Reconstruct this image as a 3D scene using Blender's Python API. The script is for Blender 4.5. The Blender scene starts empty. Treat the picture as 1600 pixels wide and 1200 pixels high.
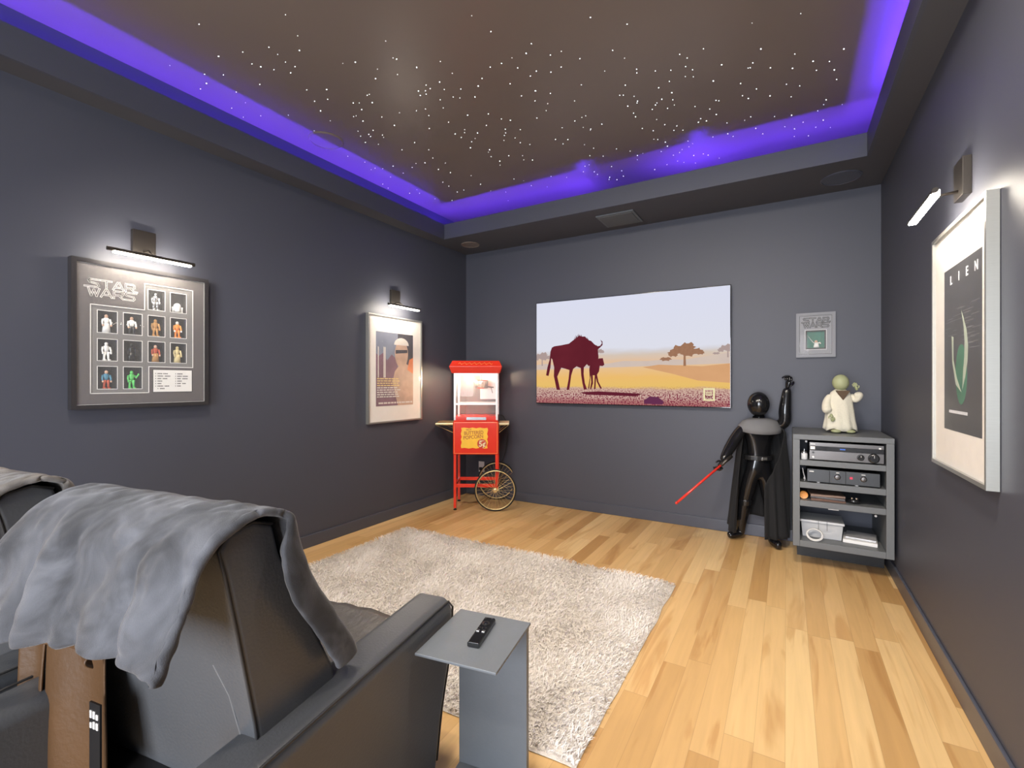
import bpy, bmesh, math, random
from mathutils import Vector, Matrix, noise
R = math.radians
random.seed(7)
scn = bpy.context.scene
COL = scn.collection

# ------------------------------------------------------------------ camera
cam_d = bpy.data.cameras.new('camera')
cam = bpy.data.objects.new('camera', cam_d); COL.objects.link(cam)
cam.location = (0, 0, 1.3)
cam.rotation_euler = (R(90), 0, R(30.49))
cam_d.sensor_width = 36.0
cam_d.lens = 36.0 * 728.3 / 1600
cam_d.shift_y = -2.3 / 1600
cam_d.clip_start = 0.02
scn.camera = cam

# ------------------------------------------------------------------ world and exposure
world = bpy.data.worlds.new('world'); scn.world = world; world.use_nodes = True
world.node_tree.nodes['Background'].inputs[0].default_value = (0.5, 0.52, 0.6, 1)
world.node_tree.nodes['Background'].inputs[1].default_value = 0.3
scn.view_settings.view_transform = 'Standard'
scn.view_settings.look = 'None'
scn.view_settings.gamma = 1
scn.view_settings.use_curve_mapping = False
scn.view_settings.exposure = 0.0

# ------------------------------------------------------------------ room measures (metres)
XL, XR, YF, YB = -3.25, 0.617, 4.456, -2.4
ZS, ZLIP, ZC = 2.80, 2.955, 3.12          # soffit underside, top of the cove lip, star ceiling
LX0, LX1, LY1, LY0 = -3.09, 0.46, 3.85, -1.8   # inner edge of the soffit

def area(name, loc, rot, sx, sy, power, color=(1, 1, 1), shape='RECTANGLE', spread=180):
    l = bpy.data.lights.new(name, 'AREA'); l.shape = shape; l.size = sx
    if shape in ('RECTANGLE', 'ELLIPSE'): l.size_y = sy
    l.energy = power; l.color = color; l.spread = R(spread)
    o = bpy.data.objects.new(name, l); COL.objects.link(o)
    o.location = loc; o.rotation_euler = rot
    return o
# added soft fill from behind the camera, through an opening made for it
area('rear_fill', (-0.5, YB - 0.25, 1.25), (R(90), 0, 0), 1.8, 2.1, 250, (0.86, 0.91, 1.0))
# added fill discs under the ceiling, out of view and without fixtures
for dx, dy, pw, tilt in ((-2.3, -0.9, 20, 30), (-0.3, -0.9, 20, 30), (-2.0, 0.75, 30, 34), (-1.05, 1.0, 34, 34), (-0.05, 1.45, 34, 28)):
    area('overhead_fill', (dx, dy, ZC - 0.03), (R(tilt), 0, 0), 0.3, 0.3, pw, (1.0, 0.9, 0.78), 'DISK', 125)

# ------------------------------------------------------------------ materials
def mat(name, col, rough=0.5, metal=0.0, var=0.06, scale=20.0, bump=0.0, bscale=60.0, emis=None, estr=0.0,
        sheen=0.0, coat=0.0, trans=0.0, alpha=1.0, spec=0.5, stretch=(1, 1, 1), ior=1.45):
    m = bpy.data.materials.new(name); m.use_nodes = True
    nt = m.node_tree; b = nt.nodes['Principled BSDF']
    tc = nt.nodes.new('ShaderNodeTexCoord'); mp = nt.nodes.new('ShaderNodeMapping')
    mp.inputs['Scale'].default_value = stretch
    nt.links.new(tc.outputs['Object'], mp.inputs[0])
    n = nt.nodes.new('ShaderNodeTexNoise'); n.inputs['Scale'].default_value = scale; n.inputs['Detail'].default_value = 3
    nt.links.new(mp.outputs[0], n.inputs['Vector'])
    mx = nt.nodes.new('ShaderNodeMix'); mx.data_type = 'RGBA'
    c0 = tuple(max(0, c * (1 - var)) for c in col[:3]) + (1,); c1 = tuple(min(1, c * (1 + var)) for c in col[:3]) + (1,)
    mx.inputs[6].default_value = c0; mx.inputs[7].default_value = c1
    nt.links.new(n.outputs[0], mx.inputs[0]); nt.links.new(mx.outputs[2], b.inputs['Base Color'])
    b.inputs['Roughness'].default_value = rough; b.inputs['Metallic'].default_value = metal
    b.inputs['Specular IOR Level'].default_value = spec; b.inputs['IOR'].default_value = ior
    b.inputs['Sheen Weight'].default_value = sheen; b.inputs['Coat Weight'].default_value = coat
    b.inputs['Transmission Weight'].default_value = trans; b.inputs['Alpha'].default_value = alpha
    if emis:
        b.inputs['Emission Color'].default_value = tuple(emis) + (1,); b.inputs['Emission Strength'].default_value = estr
    if bump:
        n2 = nt.nodes.new('ShaderNodeTexNoise'); n2.inputs['Scale'].default_value = bscale; n2.inputs['Detail'].default_value = 4
        nt.links.new(mp.outputs[0], n2.inputs['Vector'])
        bp = nt.nodes.new('ShaderNodeBump'); bp.inputs['Strength'].default_value = bump; bp.inputs['Distance'].default_value = 0.01
        nt.links.new(n2.outputs[0], bp.inputs['Height']); nt.links.new(bp.outputs[0], b.inputs['Normal'])
    return m

M = {}
M['wall'] = mat('wall_paint', (0.065, 0.069, 0.090), 0.5, bump=0.03, bscale=220, var=0.03, scale=3)
M['soffit'] = mat('soffit_paint', (0.07, 0.07, 0.078), 0.5, bump=0.03, bscale=220, var=0.03, scale=3)
M['ceiling'] = mat('ceiling_paint', (0.17, 0.138, 0.118), 0.36, bump=0.02, bscale=200, var=0.08, scale=1.5)
M['base'] = mat('baseboard_paint', (0.07, 0.076, 0.10), 0.3, var=0.03)
M['black'] = mat('black_plastic', (0.012, 0.012, 0.013), 0.35)
M['blackgloss'] = mat('glossy_black_plastic', (0.01, 0.01, 0.011), 0.12, coat=0.5)
M['darkmetal'] = mat('dark_bronze_metal', (0.07, 0.062, 0.055), 0.35, 0.8)
M['led'] = mat('warm_led_diffuser', (0.9, 0.9, 0.9), 0.5, emis=(1, 0.9, 0.76), estr=92)
M['blueled'] = mat('blue_led_strip', (0.1, 0.1, 0.3), 0.5, emis=(0.11, 0.035, 1.0), estr=155)
M['star'] = mat('fibre_optic_tip', (0.8, 0.9, 1), 0.4, emis=(0.85, 0.95, 1.0), estr=9)
M['white'] = mat('white_plastic', (0.75, 0.73, 0.70), 0.4)
M['matboard'] = mat('cream_mat_board', (0.80, 0.76, 0.70), 0.8, bump=0.05, bscale=400)
M['framesilver'] = mat('brushed_silver_frame', (0.42, 0.42, 0.39), 0.32, 0.7, stretch=(1, 1, 20))
M['framedark'] = mat('dark_pewter_frame', (0.055, 0.052, 0.055), 0.33, 0.4)
M['framegrey'] = mat('grey_wood_frame', (0.21, 0.215, 0.235), 0.45)
M['leather'] = mat('grey_leather', (0.080, 0.083, 0.088), 0.32, bump=0.08, bscale=160, var=0.1, scale=5)
M['seatleather'] = mat('creased_grey_leather', (0.085, 0.08, 0.076), 0.33, bump=0.9, bscale=14, var=0.2, scale=9, stretch=(2.2, 0.7, 1))
M['brownleather'] = mat('brown_backing_leather', (0.085, 0.042, 0.016), 0.5, bump=0.15, bscale=60, var=0.15, scale=6)
M['seam'] = mat('dark_seam_thread', (0.035, 0.034, 0.034), 0.5)
M['tablegrey'] = mat('grey_lacquer', (0.14, 0.155, 0.17), 0.42, bump=0.05, bscale=120)
M['cabinet'] = mat('grey_cabinet_paint', (0.125, 0.132, 0.137), 0.45, bump=0.02)
M['red'] = mat('red_enamel', (0.70, 0.035, 0.015), 0.25, coat=0.4, var=0.05)
M['gold'] = mat('pale_brass', (0.72, 0.58, 0.30), 0.3, 0.75)
M['cream'] = mat('cream_enamel', (0.75, 0.66, 0.42), 0.4)
M['chrome'] = mat('polished_steel', (0.75, 0.74, 0.72), 0.2, 0.95)
M['alu'] = mat('white_aluminium', (0.72, 0.71, 0.69), 0.35, 0.3)
M['rubber'] = mat('black_rubber', (0.015, 0.014, 0.013), 0.7)
M['glass'] = mat('clear_pane', (1, 1, 1), 0.02, alpha=0.10, spec=0.6, var=0)
M['picglass'] = mat('picture_glass', (1, 1, 1), 0.03, alpha=0.035, spec=0.6, var=0)
M['bulb'] = mat('warm_bulb', (1, 0.9, 0.8), 0.4, emis=(1, 0.78, 0.5), estr=400)
M['mannequin'] = mat('glossy_black_fibreglass', (0.008, 0.008, 0.009), 0.16, coat=0.3, bump=0.05, bscale=25)
M['cloth'] = mat('black_wool_cloth', (0.008, 0.008, 0.009), 0.9, sheen=0.03, bump=0.2, bscale=300)
M['greycloth'] = mat('light_grey_cloth', (0.16, 0.16, 0.165), 0.8, bump=0.2, bscale=200)
M['redrod'] = mat('red_lacquer', (0.62, 0.03, 0.02), 0.2, coat=0.6)
M['robe'] = mat('cream_linen', (0.66, 0.62, 0.50), 0.85, bump=0.4, bscale=120, sheen=0.2)
M['brown'] = mat('brown_linen', (0.10, 0.065, 0.04), 0.85, bump=0.3, bscale=120)
M['green'] = mat('pale_green_vinyl', (0.34, 0.36, 0.20), 0.5, bump=0.2, bscale=40)

# ------------------------------------------------------------------ mesh helpers
class MB:
    def __init__(self): self.v = []; self.f = []; self.m = []
    def add(self, vs, fs, mi=0):
        k = len(self.v); self.v += [tuple(p) for p in vs]
        for f in fs: self.f.append([i + k for i in f]); self.m.append(mi)
        return self
    def box(self, x0, x1, y0, y1, z0, z1, mi=0):
        v = [(x, y, z) for x in (x0, x1) for y in (y0, y1) for z in (z0, z1)]
        f = [(0, 1, 3, 2), (4, 6, 7, 5), (0, 4, 5, 1), (2, 3, 7, 6), (0, 2, 6, 4), (1, 5, 7, 3)]
        return self.add(v, f, mi)
    def quad(self, a, b, c, d, mi=0): return self.add([a, b, c, d], [(0, 1, 2, 3)], mi)
    def prism(self, poly, a0, a1, axis='x', mi=0):
        def P(p, t):
            return {'x': (t, p[0], p[1]), 'y': (p[0], t, p[1]), 'z': (p[0], p[1], t)}[axis]
        n = len(poly); v = [P(p, a0) for p in poly] + [P(p, a1) for p in poly]
        f = [list(range(n))[::-1], list(range(n, 2 * n))] + [(i, (i + 1) % n, (i + 1) % n + n, i + n) for i in range(n)]
        return self.add(v, f, mi)
    def tube(self, pts, r, seg=8, mi=0, caps=True):
        pts = [Vector(p) for p in pts]; n = len(pts); rs = r if isinstance(r, (list, tuple)) else [r] * n
        up = None; vs = []
        for i, p in enumerate(pts):
            t = (pts[min(i + 1, n - 1)] - pts[max(i - 1, 0)]).normalized()
            if up is None:
                up = Vector((0, 0, 1)) if abs(t.z) < 0.9 else Vector((1, 0, 0))
            s = t.cross(up)
            if s.length < 1e-4: s = t.orthogonal()
            s.normalize(); up = s.cross(t).normalized()
            for k in range(seg):
                a = 2 * math.pi * k / seg
                vs.append(p + (s * math.cos(a) + up * math.sin(a)) * rs[i])
        fs = []
        for i in range(n - 1):
            for k in range(seg):
                k2 = (k + 1) % seg
                fs.append((i * seg + k, i * seg + k2, (i + 1) * seg + k2, (i + 1) * seg + k))
        if caps: fs.append(list(range(seg))[::-1]); fs.append([(n - 1) * seg + k for k in range(seg)])
        return self.add(vs, fs, mi)
    def lathe(self, prof, c=(0, 0, 0), seg=24, axis='z', mi=0, sx=1, sy=1):
        vs = []
        for r, h in prof:
            for k in range(seg):
                a = 2 * math.pi * k / seg; x = r * math.cos(a) * sx; y = r * math.sin(a) * sy
                p = {'z': (x, y, h), 'y': (x, h, y), 'x': (h, x, y)}[axis]
                vs.append((c[0] + p[0], c[1] + p[1], c[2] + p[2]))
        n = len(prof); fs = []
        for i in range(n - 1):
            for k in range(seg):
                k2 = (k + 1) % seg; fs.append((i * seg + k, i * seg + k2, (i + 1) * seg + k2, (i + 1) * seg + k))
        fs.append(list(range(seg))[::-1]); fs.append([(n - 1) * seg + k for k in range(seg)])
        return self.add(vs, fs, mi)
    def ell(self, c, rx, ry, rz, seg=16, rings=10, mi=0):
        prof = [(max(math.sin(math.pi * i / rings), 0.02), -math.cos(math.pi * i / rings)) for i in range(rings + 1)]
        vs = []; fs = []
        for r, h in prof:
            for k in range(seg):
                a = 2 * math.pi * k / seg; vs.append((c[0] + rx * r * math.cos(a), c[1] + ry * r * math.sin(a), c[2] + rz * h))
        for i in range(rings):
            for k in range(seg):
                k2 = (k + 1) % seg; fs.append((i * seg + k, i * seg + k2, (i + 1) * seg + k2, (i + 1) * seg + k))
        fs.append(list(range(seg))[::-1]); fs.append([rings * seg + k for k in range(seg)])
        return self.add(vs, fs, mi)
    def ring(self, c, R0, r, seg=40, s2=8, axis='y', mi=0):
        pts = []
        vs = []; fs = []
        for i in range(seg):
            a = 2 * math.pi * i / seg
            for k in range(s2):
                b = 2 * math.pi * k / s2; rr = R0 + r * math.cos(b); h = r * math.sin(b)
                x, y = rr * math.cos(a), rr * math.sin(a)
                p = {'y': (x, h, y), 'z': (x, y, h), 'x': (h, x, y)}[axis]
                vs.append((c[0] + p[0], c[1] + p[1], c[2] + p[2]))
        for i in range(seg):
            for k in range(s2):
                i2 = (i + 1) % seg; k2 = (k + 1) % s2
                fs.append((i * s2 + k, i * s2 + k2, i2 * s2 + k2, i2 * s2 + k))
        return self.add(vs, fs, mi)
    def stroke(self, pts, w, y, mi=0, th=0.0008):
        # a flat line of width w lying in the local XZ plane at depth y
        for (a, b) in zip(pts[:-1], pts[1:]):
            a = Vector(a); b = Vector(b); d = (b - a)
            if d.length < 1e-6: continue
            d.normalize(); n = Vector((-d.y, d.x)) * w / 2; a2 = a - d * w * 0.45; b2 = b + d * w * 0.45
            poly = [a2 + n, b2 + n, b2 - n, a2 - n]
            self.prism([(p.x, p.y) for p in poly], y - th, y, 'y', mi)
        return self
    def build(self, name, mats, parent=None, bevel=0, smooth=False, subsurf=0, solid=0, segs=2, ang=35, kind=None):
        me = bpy.data.meshes.new(name); me.from_pydata(self.v, [], self.f)
        if not isinstance(mats, (list, tuple)): mats = [mats]
        for m in mats: me.materials.append(m)
        for p, mi in zip(me.polygons, self.m): p.material_index = mi
        bm = bmesh.new(); bm.from_mesh(me); bmesh.ops.recalc_face_normals(bm, faces=bm.faces); bm.to_mesh(me); bm.free()
        if smooth:
            for p in me.polygons: p.use_smooth = True
        o = bpy.data.objects.new(name, me); COL.objects.link(o)
        if parent is not None: o.parent = parent
        if solid:
            s = o.modifiers.new('solidify', 'SOLIDIFY'); s.thickness = solid; s.offset = 0
        if bevel:
            b = o.modifiers.new('bevel', 'BEVEL'); b.width = bevel; b.segments = segs; b.limit_method = 'ANGLE'; b.angle_limit = R(ang)
            if segs >= 2:
                for p in me.polygons: p.use_smooth = True
                w = o.modifiers.new('wn', 'WEIGHTED_NORMAL'); w.keep_sharp = False
        if subsurf:
            s = o.modifiers.new('subsurf', 'SUBSURF'); s.levels = subsurf; s.render_levels = subsurf
        if kind: o['kind'] = kind
        return o

def tag(o, label, cat, group=None):
    o['label'] = label; o['category'] = cat
    if group: o['group'] = group
    return o
def thing(name, label, cat, loc=(0, 0, 0), rz=0, group=None):
    o = bpy.data.objects.new(name, None); COL.objects.link(o); o.empty_display_size = 0.1
    o.location = loc; o.rotation_euler = (0, 0, rz)
    return tag(o, label, cat, group)
def copy_tree(o, parent=None):
    c = o.copy(); COL.objects.link(c)
    if parent is not None: c.parent = parent
    for ch in list(o.children): copy_tree(ch, c)
    return c
def struct(name, mb, m, parent=None, **k):
    o = mb.build(name, m, parent, **k); o['kind'] = 'structure'; return o
def text(name, body, size, mt, parent, loc, rot=(R(90), 0, 0), extrude=0.0006, offset=0.0, align='CENTER', sx=1.0):
    c = bpy.data.curves.new(name, 'FONT'); c.body = body; c.size = size; c.extrude = extrude; c.offset = offset
    c.align_x = align; c.align_y = 'CENTER'
    t = bpy.data.objects.new('tmp_text', c)
    me = bpy.data.meshes.new_from_object(t); bpy.data.objects.remove(t)
    me.materials.clear(); me.materials.append(mt)
    o = bpy.data.objects.new(name, me); COL.objects.link(o); o.parent = parent
    o.location = loc; o.rotation_euler = rot; o.scale = (sx, 1, 1)
    return o
def skin(name, chains, m, parent, sub=2, loops=()):
    """chains: list of branching joint lists [(x,y,z,r),...]; joints at equal positions are welded into one graph."""
    verts = []; rad = []; edges = []; idx = {}
    roots = []
    for ch in chains:
        prev = None
        for q in ch:
            k = (round(q[0], 4), round(q[1], 4), round(q[2], 4))
            if k not in idx:
                idx[k] = len(verts); verts.append(q[:3]); rad.append(q[3] if isinstance(q[3], (tuple, list)) else (q[3], q[3]))
                if prev is None: roots.append(idx[k])
            if prev is not None: edges.append((prev, idx[k]))
            prev = idx[k]
    me = bpy.data.meshes.new(name); me.from_pydata(verts, edges, [])
    bm = bmesh.new(); bm.from_mesh(me); ly = bm.verts.layers.skin.verify(); bm.verts.ensure_lookup_table()
    for i, v in enumerate(bm.verts):
        v[ly].radius = rad[i]; v[ly].use_root = i in roots
    bm.to_mesh(me); bm.free(); me.materials.append(m)
    o = bpy.data.objects.new(name, me); COL.objects.link(o); o.parent = parent
    s = o.modifiers.new('skin', 'SKIN'); s.use_smooth_shade = True
    s.branch_smoothing = 0.6
    u = o.modifiers.new('subsurf', 'SUBSURF'); u.levels = sub; u.render_levels = sub
    return o

# ------------------------------------------------------------------ floor
def floor_material():
    m = bpy.data.materials.new('hickory_planks'); m.use_nodes = True; nt = m.node_tree; L = nt.links.new
    b = nt.nodes['Principled BSDF']
    def N(t, **k):
        n = nt.nodes.new(t)
        for a, v in k.items(): setattr(n, a, v)
        return n
    def math_(op, a, bb=None):
        n = N('ShaderNodeMath', operation=op)
        for i, x in enumerate((a, bb)):
            if x is None: continue
            if isinstance(x, (int, float)): n.inputs[i].default_value = x
            else: L(x, n.inputs[i])
        return n.outputs[0]
    tc = N('ShaderNodeTexCoord'); sp = N('ShaderNodeSeparateXYZ'); L(tc.outputs['Object'], sp.inputs[0])
    x = math_('DIVIDE', math_('ADD', sp.outputs[0], 10), 0.098); row = math_('FLOOR', x); fx = math_('FRACT', x)
    wn = N('ShaderNodeTexWhiteNoise', noise_dimensions='1D'); L(row, wn.inputs['W'])
    y = math_('ADD', math_('DIVIDE', math_('ADD', sp.outputs[1], 10), 1.25), math_('MULTIPLY', wn.outputs[0], 7.3))
    cl = math_('FLOOR', y); fy = math_('FRACT', y)
    cid = N('ShaderNodeCombineXYZ'); L(row, cid.inputs[0]); L(cl, cid.inputs[1])
    wn2 = N('ShaderNodeTexWhiteNoise', noise_dimensions='3D'); L(cid.outputs[0], wn2.inputs['Vector'])
    cr = N('ShaderNodeValToRGB'); e = cr.color_ramp
    cols = [(0.0, (0.43, 0.24, 0.085)), (0.12, (0.52, 0.31, 0.12)), (0.45, (0.59, 0.37, 0.155)), (0.75, (0.65, 0.42, 0.185)), (1.0, (0.70, 0.49, 0.235))]
    e.elements[0].position = 0; e.elements[0].color = cols[0][1] + (1,)
    e.elements[1].position = 1; e.elements[1].color = cols[-1][1] + (1,)
    for p, c in cols[1:-1]:
        q = e.elements.new(p); q.color = c + (1,)
    L(wn2.outputs[0], cr.inputs[0])
    # grain: noise stretched along the plank and shifted per plank
    mp = N('ShaderNodeMapping'); mp.inputs['Scale'].default_value = (38, 2.2, 1)
    sh = N('ShaderNodeVectorMath', operation='MULTIPLY_ADD'); L(wn2.outputs['Color'], sh.inputs[0]); sh.inputs[1].default_value = (9, 9, 9); L(tc.outputs['Object'], sh.inputs[2])
    L(sh.outputs[0], mp.inputs[0])
    g = N('ShaderNodeTexNoise'); g.inputs['Scale'].default_value = 1.0; g.inputs['Detail'].default_value = 5; g.inputs['Distortion'].default_value = 0.6; L(mp.outputs[0], g.inputs['Vector'])
    mp2 = N('ShaderNodeMapping'); mp2.inputs['Scale'].default_value = (9, 0.9, 1); L(sh.outputs[0], mp2.inputs[0])
    g2 = N('ShaderNodeTexNoise'); g2.inputs['Scale'].default_value = 1.0; g2.inputs['Detail'].default_value = 3; g2.inputs['Distortion'].default_value = 1.2; L(mp2.outputs[0], g2.inputs['Vector'])
    heart = N('ShaderNodeMapRange'); heart.inputs['From Min'].default_value = 0.56; heart.inputs['From Max'].default_value = 0.66; L(g2.outputs[0], heart.inputs[0])
    mx = N('ShaderNodeMix', data_type='RGBA', blend_type='MULTIPLY'); L(cr.outputs[0], mx.inputs[6]); mx.inputs[7].default_value = (0.74, 0.62, 0.50, 1)
    L(math_('MULTIPLY', heart.outputs[0], 0.65), mx.inputs[0])
    mr = N('ShaderNodeMapRange'); mr.inputs['To Min'].default_value = 0.84; mr.inputs['To Max'].default_value = 1.13; L(g.outputs[0], mr.inputs[0])
    m2 = N('ShaderNodeVectorMath', operation='SCALE'); L(mx.outputs[2], m2.inputs[0]); L(mr.outputs[0], m2.inputs['Scale'])
    # joints
    ex = math_('LESS_THAN', math_('MINIMUM', fx, math_('SUBTRACT', 1, fx)), 0.008)
    ey = math_('LESS_THAN', math_('MINIMUM', fy, math_('SUBTRACT', 1, fy)), 0.0011)
    ed = math_('MAXIMUM', ex, ey)
    m3 = N('ShaderNodeMix', data_type='RGBA'); L(math_('MULTIPLY', ed, 0.35), m3.inputs[0]); L(m2.outputs[0], m3.inputs[6]); m3.inputs[7].default_value = (0.16, 0.085, 0.035, 1)
    L(m3.outputs[2], b.inputs['Base Color']); b.inputs['Roughness'].default_value = 0.36
    bp = N('ShaderNodeBump'); bp.inputs['Strength'].default_value = 0.12; bp.inputs['Distance'].default_value = 0.002; L(g.outputs[0], bp.inputs['Height']); L(bp.outputs[0], b.inputs['Normal'])
    return m
M['floor'] = floor_material()
struct('floor', MB().box(XL - 0.1, XR + 0.1, YB - 0.8, YF + 0.1, -0.05, 0), M['floor'])

# ------------------------------------------------------------------ walls, ceiling, cove
struct('wall_left', MB().box(XL - 0.1, XL, YB - 0.1, YF + 0.1, 0, 3.3), M['wall'])
struct('wall_right', MB().box(XR, XR + 0.1, YB - 0.1, YF + 0.1, 0, 3.3), M['wall'])
struct('wall_far', MB().box(XL, XR, YF, YF + 0.1, 0, 3.3), M['wall'])
wb = MB(); wb.box(XL, -2.2, YB - 0.1, YB, 0, 3.3).box(0.4, XR, YB - 0.1, YB, 0, 3.3).box(-2.2, 0.4, YB - 0.1, YB, 2.35, 3.3)
struct('wall_back', wb, M['wall'])
for nm, a in (('baseboard_left', (XL, XL + 0.014, YB, YF)), ('baseboard_right', (XR - 0.014, XR, YB, YF)), ('baseboard_far', (XL + 0.014, XR - 0.014, YF - 0.014, YF))):
    struct(nm, MB().box(*a, 0, 0.098), M['base'], bevel=0.004)
ceil = struct('ceiling', MB().box(XL, XR, YB, YF, ZC, ZC + 0.06), M['ceiling'])
# soffit: a ring of flat plaster board with a raised lip round the opening
def ring_boxes(x0, x1, y0, y1, X0, X1, Y0, Y1, z0, z1):
    m = MB()
    m.box(X0, x0, Y0, Y1, z0, z1); m.box(x1, X1, Y0, Y1, z0, z1); m.box(x0, x1, y1, Y1, z0, z1); m.box(x0, x1, Y0, y0, z0, z1)
    return m
struct('trim_soffit', ring_boxes(LX0 - 0.02, LX1 + 0.02, LY0 - 0.02, LY1 + 0.02, XL, XR, YB, YF, ZS, ZS + 0.05), M['soffit'])
struct('trim_cove_lip', ring_boxes(LX0, LX1, LY0, LY1, LX0 - 0.02, LX1 + 0.02, LY0 - 0.02, LY1 + 0.02, ZS, ZLIP), M['wall'])

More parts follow.
